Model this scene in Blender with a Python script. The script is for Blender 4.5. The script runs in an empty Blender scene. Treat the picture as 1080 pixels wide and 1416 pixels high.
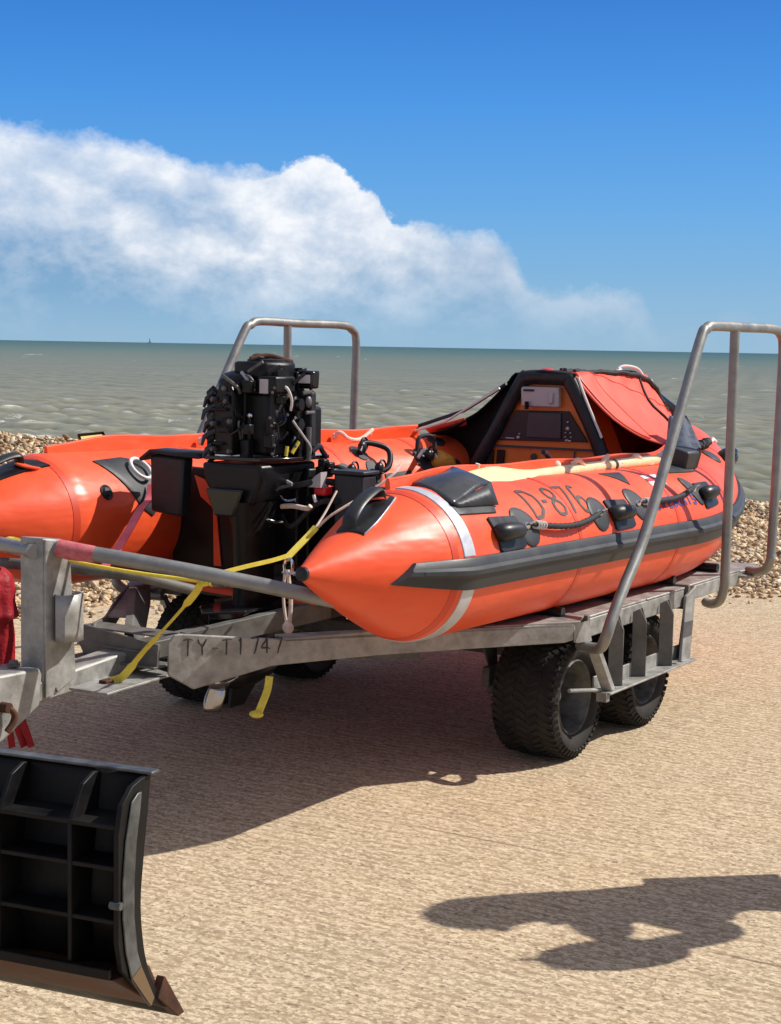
import bpy, bmesh, math, random
import numpy as np
from mathutils import Vector, Matrix
random.seed(7); rng = np.random.default_rng(11)
sc = bpy.context.scene; COL = sc.collection
R_ = math.radians
# ------------------------------------------------------------------ camera numbers / frames
F = 2300.0; H = 1.5; roll = math.atan(.0176)
dist = (708-(470+.0176*540))*math.cos(roll); pitch = math.atan(dist/F)
th = R_(31.5)
A = np.array([math.sin(th), math.cos(th), 0.]); RR = np.array([math.cos(th), -math.sin(th), 0.])
O = A*5.44-RR*3.485
def W(p):                       # trailer frame (s forward, t starboard, z) -> world
    return O+A*p[0]+RR*p[1]+np.array([0, 0, p[2]])
IDN = lambda p: np.array(p, float)
# ------------------------------------------------------------------ materials
def mat(name, col=(.5, .5, .5), rough=.5, metal=0., spec=.5, build=None):
    m = bpy.data.materials.new(name); m.use_nodes = True
    nt = m.node_tree; b = nt.nodes['Principled BSDF']
    b.inputs['Base Color'].default_value = (*col, 1); b.inputs['Roughness'].default_value = rough
    b.inputs['Metallic'].default_value = metal; b.inputs['Specular IOR Level'].default_value = spec
    if build: build(nt, b)
    return m
def nn(nt, t, **k):
    n = nt.nodes.new(t)
    for a, v in k.items():
        if a.startswith('i_'):
            key = a[2:].replace('_', ' ')
            n.inputs[int(key) if key.isdigit() else key].default_value = v
        else: setattr(n, a, v)
    return n
def coords(nt, scale=(1, 1, 1), rot=(0, 0, 0)):
    g = nn(nt, 'ShaderNodeNewGeometry'); mp = nn(nt, 'ShaderNodeMapping')
    mp.inputs['Scale'].default_value = scale; mp.inputs['Rotation'].default_value = rot
    nt.links.new(g.outputs['Position'], mp.inputs['Vector']); return mp.outputs[0]
def noise(nt, vec, scale, detail=4, rough=.55):
    n = nn(nt, 'ShaderNodeTexNoise'); n.inputs['Scale'].default_value = scale
    n.inputs['Detail'].default_value = detail; n.inputs['Roughness'].default_value = rough
    nt.links.new(vec, n.inputs['Vector']); return n.outputs['Fac']
def ramp(nt, fac, stops, interp='LINEAR'):
    r = nn(nt, 'ShaderNodeValToRGB'); r.color_ramp.interpolation = interp
    e = r.color_ramp.elements
    while len(e) < len(stops): e.new(.5)
    for el, (p, c) in zip(e, stops):
        el.position = p; el.color = (*c, 1) if len(c) == 3 else c
    nt.links.new(fac, r.inputs['Fac']); return r.outputs['Color']
def bump(nt, b, h, strength=.3, dist=.01, prev=None):
    n = nn(nt, 'ShaderNodeBump'); n.inputs['Strength'].default_value = strength; n.inputs['Distance'].default_value = dist
    nt.links.new(h, n.inputs['Height'])
    if prev: nt.links.new(prev, n.inputs['Normal'])
    nt.links.new(n.outputs[0], b.inputs['Normal']); return n.outputs[0]
def mixc(nt, f, a, b_, mode='MIX'):
    n = nn(nt, 'ShaderNodeMix', data_type='RGBA', blend_type=mode)
    for sock, v in ((n.inputs[0], f), (n.inputs[6], a), (n.inputs[7], b_)):
        if isinstance(v, bpy.types.NodeSocket): nt.links.new(v, sock)
        elif isinstance(v, (int, float)): sock.default_value = v
        else: sock.default_value = (*v, 1)
    return n.outputs[2]
def mth(nt, op, a, b_=None, c=None, clamp=False):
    n = nn(nt, 'ShaderNodeMath', operation=op, use_clamp=clamp)
    for i, v in enumerate((a, b_, c)):
        if v is None: continue
        if isinstance(v, bpy.types.NodeSocket): nt.links.new(v, n.inputs[i])
        else: n.inputs[i].default_value = v
    return n.outputs[0]
def mottled(c1, c2, scale=14, rough=(.4, .6), bs=.15, bd=.002, fine=160, streak=(1, 1, 1)):
    def f(nt, b):
        v = coords(nt, streak); n1 = noise(nt, v, scale, 6, .65)
        c = ramp(nt, n1, [(.3, c1), (.7, c2)]); nt.links.new(c, b.inputs['Base Color'])
        r = ramp(nt, n1, [(.3, (rough[0],)*3), (.7, (rough[1],)*3)]); nt.links.new(r, b.inputs['Roughness'])
        bump(nt, b, noise(nt, v, fine, 3), bs, bd)
    return f
def f_orange(nt, b):
    v = coords(nt); n1 = noise(nt, v, 5, 6, .6); n2 = noise(nt, coords(nt, (1, 1, 3)), 2.2, 3)
    c = ramp(nt, n1, [(.3, (.82, .082, .020)), (.7, (.90, .105, .030))]); 
    st = ramp(nt, noise(nt, v, 38, 8, .75), [(.60, (0, 0, 0)), (.78, (.3, .3, .3))])
    c = mixc(nt, st, c, (.80, .16, .08)); c = mixc(nt, ramp(nt, noise(nt, coords(nt, (1, 1, 2.5)), 3.1, 8, .72), [(.54, (0,)*3), (.72, (.30,)*3)]), c, (.78, .20, .12)); c = mixc(nt, ramp(nt, noise(nt, v, 75, 4, .8), [(.70, (0,)*3), (.74, (.45,)*3)]), c, (.30, .05, .03)); nt.links.new(c, b.inputs['Base Color'])
    r = ramp(nt, n1, [(.3, (.33,)*3), (.7, (.45,)*3)]); nt.links.new(r, b.inputs['Roughness'])
    p = bump(nt, b, n2, .45, .025); p = bump(nt, b, noise(nt, v, 14, 3, .5), .12, .006, p); bump(nt, b, noise(nt, v, 900, 2), .08, .0006, p)
M = {}
M['orange'] = mat('orange_coated_fabric', (.8, .08, .03), .38, 0, .45, f_orange)
M['canopy'] = mat('canopy_fabric', (.8, .1, .06), .6, 0, .3, mottled((.76, .085, .05), (.84, .115, .075), 6, (.5, .65), .25, .004, 60))
M['seam'] = mat('orange_seam_tape', (.62, .05, .015), .45, 0, .4)
M['rubber'] = mat('dark_grey_rubber', (.05, .055, .06), .45, 0, .4, mottled((.022, .024, .028), (.042, .045, .050), 9, (.42, .58), .1, .001, 300))
M['vinyl'] = mat('grey_vinyl', (.05, .05, .055), .28, 0, .5, mottled((.035, .037, .042), (.06, .063, .07), 9, (.2, .34), .25, .004, 40))
M['rubber2'] = mat('worn_black_rubber', (.03, .03, .032), .4, 0, .35, mottled((.008, .0085, .010), (.026, .027, .030), 12, (.3, .5), .1, .001, 300))
M['seam2'] = mat('seam_tape', (.66, .06, .02), .42, 0, .45)
M['band'] = mat('reflective_tape', (.55, .57, .62), .35, .3, .5, mottled((.5, .52, .57), (.62, .64, .68), 30, (.3, .45)))
M['text'] = mat('stencil_grey', (.07, .06, .065), .6, 0, .3, mottled((.05, .045, .05), (.14, .09, .08), 60))
M['steel'] = mat('galvanised_steel', (.3, .3, .3), .5, .3, .5, mottled((.19, .19, .175), (.42, .41, .385), 17, (.42, .68), .35, .002, 90))
M['steel2'] = mat('galvanised_tube', (.27, .275, .28), .42, .45, .5, mottled((.20, .202, .192), (.31, .31, .295), 14, (.38, .55), .15, .001, 200))
M['steel3'] = mat('dark_steel', (.16, .155, .145), .6, .2, .4, mottled((.07, .068, .062), (.19, .185, .17), 8, (.5, .75), .3, .002, 90))  # darker mottled steel for the underframe, port arm and guard uprights
M['weld'] = mat('weld_bead', (.06, .056, .05), .6, .3, .4)
M['black'] = mat('black_engine_paint', (.012, .012, .014), .28, 0, .28, mottled((.003, .003, .004), (.010, .010, .011), 15, (.3, .5), .15, .001, 120))
M['charcoal'] = mat('charcoal_engine_cover', (.035, .036, .042), .5, 0, .3, mottled((.016, .017, .020), (.028, .030, .036), 20, (.4, .55)))
M['gloss'] = mat('gloss_black_plastic', (.01, .01, .012), .12, 0, .5)
M['tyre'] = mat('tyre_rubber', (.02, .02, .02), .75, 0, .3, mottled((.008, .008, .009), (.040, .034, .027), 13, (.65, .9), .3, .001, 200))
M['rim'] = mat('wheel_rim', (.3, .3, .3), .45, .2, .5, mottled((.045, .045, .043), (.19, .19, .18), 22, (.35, .6)))
M['wood'] = mat('varnished_pale_wood', (.72, .5, .25), .35, 0, .4, mottled((.80, .60, .32), (.90, .74, .46), 10, (.28, .42), .1, .001, 60, (8, 8, 1)))
M['rope'] = mat('pale_webbing', (.75, .6, .48), .8, 0, .3, mottled((.62, .45, .36), (.82, .70, .58), 60, (.7, .9), .5, .002, 500))
M['blackrope'] = mat('black_rope', (.015, .015, .018), .7, 0, .3, mottled((.008, .008, .01), (.05, .05, .055), 150, (.5, .8), .6, .003, 400))
M['white'] = mat('white_cord', (.75, .73, .7), .6, 0, .3)
M['yellow'] = mat('yellow_strap', (.75, .6, .06), .6, 0, .3, mottled((.62, .50, .06), (.82, .68, .10), 30, (.5, .7), .4, .002, 600))
M['pink'] = mat('faded_pink_strap', (.75, .12, .16), .6, 0, .3, mottled((.62, .08, .10), (.80, .18, .22), 20, (.5, .7), .4, .002, 600))
M['redtape'] = mat('faded_red_tape', (.55, .1, .12), .6, 0, .3, mottled((.42, .07, .09), (.62, .2, .2), 40, (.5, .7), .4, .003, 100))
M['chrome'] = mat('polished_steel', (.75, .75, .77), .12, 1.)
M['propmetal'] = mat('brushed_propeller', (.42, .42, .42), .22, 1., .5)
M['red'] = mat('red_cloth', (.3, .012, .02), .65, 0, .3, mottled((.22, .006, .012), (.40, .012, .02), 12, (.5, .7), .5, .02, 20))
M['redplastic'] = mat('red_plastic', (.7, .02, .03), .3)
M['grill'] = mat('orange_dry_cloth', (.7, .3, .04), .8)
M['console'] = mat('orange_moulded_plastic', (.6, .11, .015), .4, 0, .5, mottled((.66, .15, .016), (.76, .20, .026), 9, (.3, .45)))
M['grey'] = mat('pale_grey_plastic', (.45, .42, .43), .4)
M['blackcloth'] = mat('black_canopy_cloth', (.01, .01, .012), .8, 0, .2)
M['screen'] = mat('dark_screen', (.02, .024, .03), .15, 0, .6, mottled((.012, .014, .020), (.03, .036, .045), 18, (.35, .5)))
M['blade'] = mat('dark_painted_steel', (.01, .01, .01), .6, 0, .18, mottled((.003, .003, .0035), (.014, .0135, .013), 9, (.35, .6), .35, .003, 40))
M['bladewear'] = mat('scuffed_steel', (.12, .13, .13), .45, .3, .5, mottled((.03, .035, .036), (.16, .165, .16), 14, (.35, .6), .3, .002, 60))
M['ochre'] = mat('scraped_ochre_metal', (.16, .10, .05), .6, .1, .4)
M['rust'] = mat('rusty_cutting_edge', (.10, .04, .02), .7, .2, .4, mottled((.025, .011, .007), (.12, .045, .022), 9, (.55, .85), .4, .003, 60))
M['floor'] = mat('boat_floor_fabric', (.05, .05, .055), .7)
M['navy'] = mat('navy_fabric', (.05, .06, .09), .6, 0, .3, mottled((.03, .04, .06), (.10, .115, .16), 25, (.4, .7), .4, .01, 30))
M['flagw'] = mat('white_marking', (.75, .72, .72), .5)
M['flagr'] = mat('red_marking', (.6, .02, .04), .5)
M['blue'] = mat('blue_marking', (.05, .05, .25), .5)
M['signy'] = mat('yellow_plate', (.55, .36, .02), .5)
M['skin'] = mat('skin', (.6, .35, .25), .5)
M['hair'] = mat('brown_hair', (.06, .035, .02), .6)
M['jacket'] = mat('navy_jacket', (.03, .05, .12), .7)
M['trousers'] = mat('grey_trousers', (.1, .1, .11), .8)
M['brass'] = mat('brass', (.55, .38, .1), .35, .8)
# ------------------------------------------------------------------ mesh builder
def unit(v): v = np.asarray(v, float); return v/(np.linalg.norm(v)+1e-12)
def crv(pts, n=8):
    P = [np.asarray(p, float) for p in pts]; out = []
    P = [2*P[0]-P[1]]+P+[2*P[-1]-P[-2]]
    for i in range(1, len(P)-2):
        for k in range(n):
            u = k/n; a, b, c, d = P[i-1:i+3]
            out.append(.5*((2*b)+(c-a)*u+(2*a-5*b+4*c-d)*u*u+(3*b-a-3*c+d)*u**3))
    out.append(P[-2]); return out
class MB:
    def __init__(s, fr=W): s.v = []; s.f = []; s.fr = fr
    def add(s, vs, fs):
        o = len(s.v); s.v += [np.asarray(v, float) for v in vs]; s.f += [[i+o for i in f] for f in fs]; return s
    def box(s, c, sz, ax=None):
        ax = ax if ax is not None else np.eye(3); c = np.asarray(c, float); vs = []
        for i in (-.5, .5):
            for j in (-.5, .5):
                for k in (-.5, .5): vs.append(c+ax[0]*sz[0]*i+ax[1]*sz[1]*j+ax[2]*sz[2]*k)
        return s.add(vs, [(0, 1, 3, 2), (4, 6, 7, 5), (0, 4, 5, 1), (2, 3, 7, 6), (0, 2, 6, 4), (1, 5, 7, 3)])
    def bar(s, a, b, w, h, up=(0, 0, 1)):
        a = np.asarray(a, float); b = np.asarray(b, float); d = unit(b-a); side = unit(np.cross(d, up)); u = np.cross(side, d)
        return s.box((a+b)/2, (np.linalg.norm(b-a), w, h), np.array([d, side, u]))
    def prism(s, pts, ext):
        n = len(pts); ext = np.asarray(ext, float); p = [np.asarray(q, float) for q in pts]
        return s.add(p+[q+ext for q in p], [list(range(n))[::-1], list(range(n, 2*n))]+[(i, (i+1) % n, n+(i+1) % n, n+i) for i in range(n)])
    def tube(s, pts, r, n=12, closed=False, caps=True, sq=None):
        P = [np.asarray(p, float) for p in pts]; m = len(P); rr = r if hasattr(r, '__len__') else [r]*m
        T = [unit((P[(i+1) % m] if closed or i < m-1 else P[i])-(P[i-1] if closed or i > 0 else P[i])) for i in range(m)]
        nrm = unit(np.cross(T[0], (0, 0, 1) if abs(T[0][2]) < .9 else (1, 0, 0))); vs = []
        for i in range(m):
            nrm = unit(nrm-T[i]*np.dot(nrm, T[i])); bi = np.cross(T[i], nrm)
            for k in range(n):
                a = 2*math.pi*k/n; ca, sa = math.cos(a), math.sin(a)
                if sq: ca *= sq[0]; sa *= sq[1]
                vs.append(P[i]+(nrm*ca+bi*sa)*rr[i])
        fs = [(i*n+k, i*n+(k+1) % n, ((i+1) % m)*n+(k+1) % n, ((i+1) % m)*n+k) for i in range(m if closed else m-1) for k in range(n)]
        if caps and not closed: fs += [list(range(n))[::-1], [(m-1)*n+k for k in range(n)]]
        return s.add(vs, fs)
    def lathe(s, c, ax, prof, n=24, closed=False):     # prof: (height, radius)
        c = np.asarray(c, float); ax = unit(ax); a = unit(np.cross(ax, (0, 0, 1) if abs(ax[2]) < .9 else (1, 0, 0))); b = np.cross(ax, a)
        m = len(prof); vs = [c+ax*h+(a*math.cos(2*math.pi*k/n)+b*math.sin(2*math.pi*k/n))*max(r, 1e-4) for h, r in prof for k in range(n)]
        fs = [(i*n+k, i*n+(k+1) % n, ((i+1) % m)*n+(k+1) % n, ((i+1) % m)*n+k) for i in range(m if closed else m-1) for k in range(n)]
        if not closed: fs += [list(range(n))[::-1], [(m-1)*n+k for k in range(n)]]
        return s.add(vs, fs)
    def ell(s, c, r, n=14, ax=None):
        ax = ax if ax is not None else np.eye(3); c = np.asarray(c, float); vs = []; m = n//2+1
        for i in range(m):
            p = math.pi*i/(m-1)
            for k in range(n):
                a = 2*math.pi*k/n; q = (math.sin(p)*math.cos(a)*r[0], math.sin(p)*math.sin(a)*r[1], math.cos(p)*r[2])
                vs.append(c+ax[0]*q[0]+ax[1]*q[1]+ax[2]*q[2])
        return s.add(vs, [(i*n+k, i*n+(k+1) % n, (i+1)*n+(k+1) % n, (i+1)*n+k) for i in range(m-1) for k in range(n)])
    def grid(s, rows, closed=False):
        m = len(rows); n = len(rows[0])
        return s.add([p for r in rows for p in r], [(i*n+k, i*n+(k+1) % n, (i+1)*n+(k+1) % n, (i+1)*n+k) for i in range(m-1) for k in range(n if closed else n-1)])
    def strap(s, pts, w, th=.003, dirs=(0, 0, 1)):
        P = [np.asarray(p, float) for p in pts]; m = len(P); rows = []
        for i in range(m):
            T = unit(P[min(i+1, m-1)]-P[max(i-1, 0)]); dd = dirs[i] if hasattr(dirs[0], '__len__') else dirs
            wd = unit(np.asarray(dd, float)-T*np.dot(dd, T)); nv = np.cross(T, wd)
            rows.append([P[i]-wd*w/2-nv*th/2, P[i]+wd*w/2-nv*th/2, P[i]+wd*w/2+nv*th/2, P[i]-wd*w/2+nv*th/2])
        s.grid(rows, True); o = len(s.v)-4*m
        s.f += [[o, o+1, o+2, o+3], [o+4*m-1, o+4*m-2, o+4*m-3, o+4*m-4]]; return s
    def build(s, name, m, parent=None, bevel=0, smooth=40, solid=0, sub=0, label=None):
        base = np.array(parent['_b']) if parent is not None and '_b' in parent.keys() else np.zeros(3)
        vs = [s.fr(v)-base for v in s.v]
        me = bpy.data.meshes.new(name); me.from_pydata([tuple(v) for v in vs], [], s.f)
        bm = bmesh.new(); bm.from_mesh(me)
        bmesh.ops.remove_doubles(bm, verts=bm.verts, dist=1e-6)
        bmesh.ops.recalc_face_normals(bm, faces=bm.faces); bm.to_mesh(me); bm.free()
        if smooth:
            me.shade_smooth()
            me.set_sharp_from_angle(angle=R_(smooth))
        me.materials.append(M[m] if isinstance(m, str) else m)
        o = bpy.data.objects.new(name, me); COL.objects.link(o)
        if parent is not None: o.parent = parent; o['_b'] = list(map(float, base))
        if solid:
            q = o.modifiers.new('solid', 'SOLIDIFY'); q.thickness = solid; q.offset = 0
        if sub:
            q = o.modifiers.new('sub', 'SUBSURF'); q.levels = q.render_levels = sub
        if bevel:
            q = o.modifiers.new('bevel', 'BEVEL'); q.width = bevel; q.segments = 2; q.limit_method = 'ANGLE'; q.angle_limit = R_(35)
        if label: o['label'] = label
        return o
def tag(o, label=None, cat=None, group=None, kind=None):
    for k, v in (('label', label), ('category', cat), ('group', group), ('kind', kind)):
        if v: o[k] = v
    return o
def root(name, base, label, cat, group=None, fr=W):
    b = fr(base); o = bpy.data.objects.new(name, None); COL.objects.link(o); o.location = Vector(b)
    o.empty_display_size = .1; o['_b'] = list(map(float, b)); return tag(o, label, cat, group)
# ================================================================== BOAT TUBE SURFACE
S1, S2, TC, R0 = .97, 3.15, .775, .245
st = [(-1.5+i*(S1+1.5)/120, TC) for i in range(120)]+[(S1+(S2-S1)*i/90, TC*(1-(i/90)**1.8)) for i in range(91)]
half = np.array(st); full = np.vstack([half, (half*[1, -1])[::-1][1:]])
for k in range(120):
    f2 = full.copy(); f2[1:-1] = (full[:-2]+full[1:-1]*2+full[2:])/4; f2[:150] = full[:150]; f2[-150:] = full[-150:]; full = f2
PT = full; NP = len(PT); HS = PT[:NP//2+1]; SMAX = HS[-1, 0]
def zc(s):
    w = min(max((s-1.)/2.2, 0), 1)
    return .828-.017*(s+.95)+.17*w**1.8+.02*min(max((-.95-s)/.55, 0), 1)
def rad(s):
    x = min(max((s+1.5)/.55, 0), 1); return .018+(R0-.018)*(1-(1-x)**1.18)
def cen(s): return np.array([s, np.interp(s, HS[:, 0], HS[:, 1]), zc(s)])
def surf(s, ang, off=0., side=1):
    e = .01; s = min(s, SMAX-.001); c = cen(s); T = unit(cen(min(s+e, SMAX))-cen(s-e))
    Nn = unit([-T[1], T[0], 0]); U = unit(np.cross(T, Nn)); a = R_(ang)
    p = c+(rad(s)+off)*(math.cos(a)*Nn+math.sin(a)*U); p[1] *= side; p[2] -= .022*p[1]; return p
def norml(s, ang, side=1): return unit(surf(s, ang, .05, side)-surf(s, ang, 0, side))
def densify(poly, k=6, closed=True):
    out = []; n = len(poly)
    for i in range(n if closed else n-1):
        a = np.array(poly[i], float); b = np.array(poly[(i+1) % n], float)
        out += [a+(b-a)*j/k for j in range(k)]
    if not closed: out.append(np.array(poly[-1], float))
    return out
def patch(mb, poly, th=.004, side=1, rings=4, k=6):     # star-shaped outline in (s, ang) laid on the tube
    P = densify(poly, k); c = sum(P)/len(P); n = len(P); rows = []
    rows.append([surf(*p, -.002, side) for p in P]); rows.append([surf(*p, th*.7, side) for p in P])
    for r in range(rings):
        q = .97*(1-r/rings); rows.append([surf(*(c+(p-c)*q), th, side) for p in P])
    mb.grid(rows, True); o = len(mb.v); mb.v.append(surf(*c, th, side))
    b = o-n; mb.f += [[b+i, b+(i+1) % n, o] for i in range(n)]; return mb
def ellp(s, a, rs, ra, tilt=0, n=18):
    out = []
    for i in range(n):
        q = 2*math.pi*i/n; x = math.cos(q); y = math.sin(q)
        out.append((s+rs*x+tilt*y, a+ra*y))
    return out
def stroke(mb, pts, w=.012, th=.0022, side=1):     # flat painted line on the tube
    P = densify(pts, 5, False); rows = []
    for i in range(len(P)):
        d = P[min(i+1, len(P)-1)]-P[max(i-1, 0)]; d = d*np.array([1, .00428]); d = unit(d); nrm = np.array([-d[1], d[0]/.00428])
        rows.append([surf(*(P[i]-nrm*w/2), th, side), surf(*(P[i]+nrm*w/2), th, side)])
    mb.grid(rows); return mb
boat = root('inflatable_lifeboat', (0, 0, .57), 'orange inflatable lifeboat marked D-876 with black trim on the trailer', 'boat')
# hull tube (U shape, two cones)
mb = MB(); rows = []; ssp = list(np.concatenate([np.linspace(-1.5, -.9, 30), np.linspace(-.88, .9, 24), np.linspace(.95, SMAX-.002, 46)]))
NA = 56
for side, seq in ((1, ssp), (-1, ssp[::-1])):
    for s in seq:
        rows.append([surf(s, 360*k/NA, 0, 1) if side == 1 else surf(s, 360*k/NA, 0, -1) for k in range(NA)])
tube = mb.grid(rows, True).build('buoyancy_tube', 'orange', boat, smooth=60)
# circumferential seams
for s in (-1.0, -.12, .80, 1.46, 2.2):
    for side in (1, -1):
        mb = MB(); mb.grid([[surf(s+d, a, o, side) for a in range(0, 361, 6)] for d, o in ((-.014, -.001), (-.013, .0016), (.013, .0016), (.014, -.001))])
        mb.build('tube_seam', 'seam2', tube)
for side in (1, -1):
    mb = MB(); c = surf(-1.5, 0, 0, side); c2 = surf(-1.5, 180, 0, side); mid = (c+c2)/2
    mb.lathe(mid+np.array([-.001, 0, 0]), (-1, 0, 0), [(-.03, .0205), (.004, .0215), (.008, .016), (.008, .002)], 20)
    mb.build('cone_tip', 'rubber2', boat)
# reflective bands
for side in (1,):
    mb = MB(); mb.grid([[surf(s, a, o, side) for a in list(range(12, 100, 4))] for s, o in ((-.965, 0), (-.964, .003), (-.9, .003), (-.899, 0))])
    mb.grid([[surf(s, a, o, side) for a in list(range(-100, -10, 4))] for s, o in ((-.965, 0), (-.964, .003), (-.9, .003), (-.899, 0))])
    mb.build('reflective_band', 'band', boat)
# rubbing strake (fender) with centre rib
for side in (1, -1):
    mb = MB(); rows = []
    seq = list(np.linspace(-1.24, 1.0, 50))+list(np.linspace(1.04, SMAX-.01, 34))
    prof = [(-12.5, 0), (-12, .013), (-8, .017), (-3, .021), (-1, .030), (2.5, .030), (4.5, .020), (9.5, .015), (10.6, .012), (11, 0)]
    for s in seq:
        lo = 0 if s > -1.15 else (-1.15-s)/.09
        cut = 13.6-28*lo
        rows.append([surf(max(s, -1.24+.09*(min(a, 14)+14)/28) if s < -1.14 else s, a, o, side) for a, o in prof])
    mb.grid(rows); mb.f += [list(range(len(prof)))]
    fd = mb.build('rubbing_strake', 'rubber', boat, smooth=30)
    mb = MB(); mb.grid([[surf(s, a, o, side) for a, o in ((-.9, .0302), (-.7, .0315), (2.2, .0315), (2.4, .0302))] for s in seq[2:]])
    mb.build('strake_rib', 'rubber', fd, smooth=30)
# stern carry handles on cones
for side in (1, -1):
    mb = MB(); patch(mb, [(-1.30, 100), (-1.01, 116), (-1.05, 82), (-1.27, 62)], .008, side)
    hb = mb.build('cone_handle', 'rubber2', boat)
    mb = MB(); q = [(-1.27, 88, 0), (-1.265, 88, .03), (-1.22, 90, .048), (-1.15, 92, .050), (-1.09, 94, .038), (-1.075, 94, 0)]
    pts = crv([surf(s, a, o, side) for s, a, o in q], 6)
    mb.tube(pts, .021, 12, sq=(1.25, .55)); mb.build('grip', 'rubber2', hb)
    mb = MB(); mb.grid([[surf(s, a, o, side) for s, a in ((-1.27, 62), (-1.20, 68), (-1.12, 76), (-1.05, 82))] for o in (0, .008)]).build('edge_tape', 'band', hb, solid=.004)
# gunwale flaps standing on the tubes
for side, t0, s0, s1 in ((1, .72, -.95, 1.62), (-1, .79, -.9, 1.62)):
    mb = MB(); seq = np.linspace(s0, s1, 40); rows = []
    for s in seq:
        t = t0 if s < 1.0 else t0-.10*((s-1)/.62)**1.8
        zb = zc(s)+.22-.022*t*side; zt = zc(s)+R0+.024+.02*min(1, (s-s0)/.3)*(1.3 if side < 0 else 1)-.022*t*side+.004*math.sin(s*9)
        tt = t*side+.006*math.sin(s*6.5)
        rows.append([(s, tt-.01, zb), (s, tt-.008, zt-.004), (s, tt, zt), (s, tt+.008, zt-.004), (s, tt+.012, zb)])
    mb.grid(rows); mb.f += [[0, 1, 2, 3, 4]]
    fl = mb.build('gunwale_flap', 'orange', boat, smooth=50)
    mb = MB(); mb.tube([r[2] for r in rows], .006, 8); mb.build('flap_piping', 'orange', fl)
# webbing handles on the flap
for side, seq in ((1, (.38, .95)), (-1, (-.02, .98))):
    for sA in seq:
        mb = MB(); t = (.735 if side > 0 else .78)*side; L_ = .30; za = zc(sA)+.29-.022*t
        off = .02*(1 if side > 0 else -1)
        if side < 0: off = .028; t = -.765
        pts = crv([(sA, t+.0, za-.025), (sA+.01, t+off, za), (sA+.08, t+off, za-.03), (sA+L_/2, t+off*1.2, za-.04), (sA+L_-.08, t+off, za-.028), (sA+L_-.01, t+off, za+.002), (sA+L_, t, za-.02)], 6)
        mb.tube(pts, .0095, 8)
        for q in (pts[1], pts[-2]): mb.ell(q, (.017, .014, .017), 10)
        mb.build('webbing_handle', 'rope', boat)
# oar blade pocket
mb = MB(); patch(mb, [(-.9, 52), (-.9, 44), (-.66, 42), (-.62, 60), (-.78, 80)], .006); pk = mb.build('oar_pocket', 'rubber', boat)
mb = MB(); q = {}
cor = [surf(-.84, 97, .008), surf(-.56, 98, .05), surf(-.62, 62, .05), surf(-.90, 53, .012)]
def bil(c, u, v): return (c[0]*(1-u)+c[1]*u)*(1-v)+(c[3]*(1-u)+c[2]*u)*v
rows = []
for i in range(11):
    row = []
    for j in range(11):
        u, v = i/10, j/10; p = bil(cor, u, v); p = p+np.array([0, 0, 1])*(.028*math.sin(math.pi*u)*math.sin(math.pi*v)+.004*math.sin(7*u+3*v))
        row.append(p)
    rows.append(row)
mb.grid(rows); mb.build('pocket_flap', 'vinyl', pk, solid=.006, smooth=70)
mb = MB(); mb.grid([[bil(cor, u, 1) , surf(-.88+.26*u, 50-2*u, .008)] for u in np.linspace(0, 1, 9)]).build('pocket_side', 'rubber', pk, solid=.004)
# fairlead pads with rounded horns
for s, a in ((-.645, 25), (.265, 27), (1.2, 33)):
    mb = MB(); patch(mb, [(s-.10, a+13), (s-.09, a+14), (s+.075, a+12.5), (s+.085, a+11), (s+.095, a-12), (s+.08, a-13.5), (s-.07, a-14.5), (s-.085, a-13)], .008)
    pd = mb.build('cleat_pad', 'rubber2', boat)
    mb = MB(); n_ = norml(s, a); up = unit(surf(s, a+5)-surf(s, a-5)); fw = unit(np.cross(n_, up)); fw = fw if fw[0] > 0 else -fw
    c = surf(s-.02, a+2, .01)
    pts = [c-fw*.07-n_*.01-up*.01, c-fw*.055+n_*.008-up*.01, c-fw*.02+n_*.018-up*.012, c+fw*.03+n_*.022-up*.014, c+fw*.055+n_*.020-up*.016]
    mb.tube(crv(pts, 5), [.022, .026, .028, .029, .030, .030, .030, .030, .030, .029, .029, .028, .028, .027, .027, .026, .026, .025, .024, .021, .012][:21], 16, sq=(1, 1))
    mb.build('cleat_horn', 'rubber2', pd, smooth=70)
# grab-line patches and lines
EL = [(-.51, 28, .075, 17, -.02), (.08, 30, .07, 16, .0), (.45, 34, .07, 17, -.02), (1.06, 40, .045, 17, -.03)]
for s, a, rs, ra, ti in EL:
    mb = MB(); patch(mb, ellp(s, a, rs, ra, ti), .005, 1, 4, 2); ep = mb.build('line_patch', 'rubber', boat)
    mb = MB(); c = surf(s, a, .005); n_ = norml(s, a); mb.lathe(c, n_, [(0, .014), (.006, .013), (.012, .006), (.02, .005)], 12)
    mb.tube([c+n_*.018+.014*(math.cos(q)*np.array([1, 0, 0])+math.sin(q)*n_) for q in np.linspace(0, 6.0, 14)], .0035, 6)
    mb.build('d_ring', 'chrome', ep)
for (sa, aa), (sb, ab), sag in (((-.50, 28), (.08, 30), 7), ((.46, 34), (1.07, 42), 6)):
    mb = MB(); pts = [surf(sa+(sb-sa)*u, aa+(ab-aa)*u-sag*math.sin(math.pi*u), .016+.012*math.sin(math.pi*u)) for u in np.linspace(0, 1, 40)]
    rr = [.007 if (u < .08 or u > .9) else .0105+.0016*math.sin(i*2.6) for i, u in enumerate(np.linspace(0, 1, 40))]
    mb.tube(pts, rr, 10); gl = mb.build('grab_line', 'blackrope', boat)
    mb = MB()
    for i in range(4): mb.tube([pts[2+i]+.012*(math.cos(q)*np.array([0, 0, 1])+math.sin(q)*np.array([.3, 1, 0])) for q in np.linspace(0, 6.28, 12)], .0035, 6)
    mb.build('white_whipping', 'white', gl)
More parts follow.
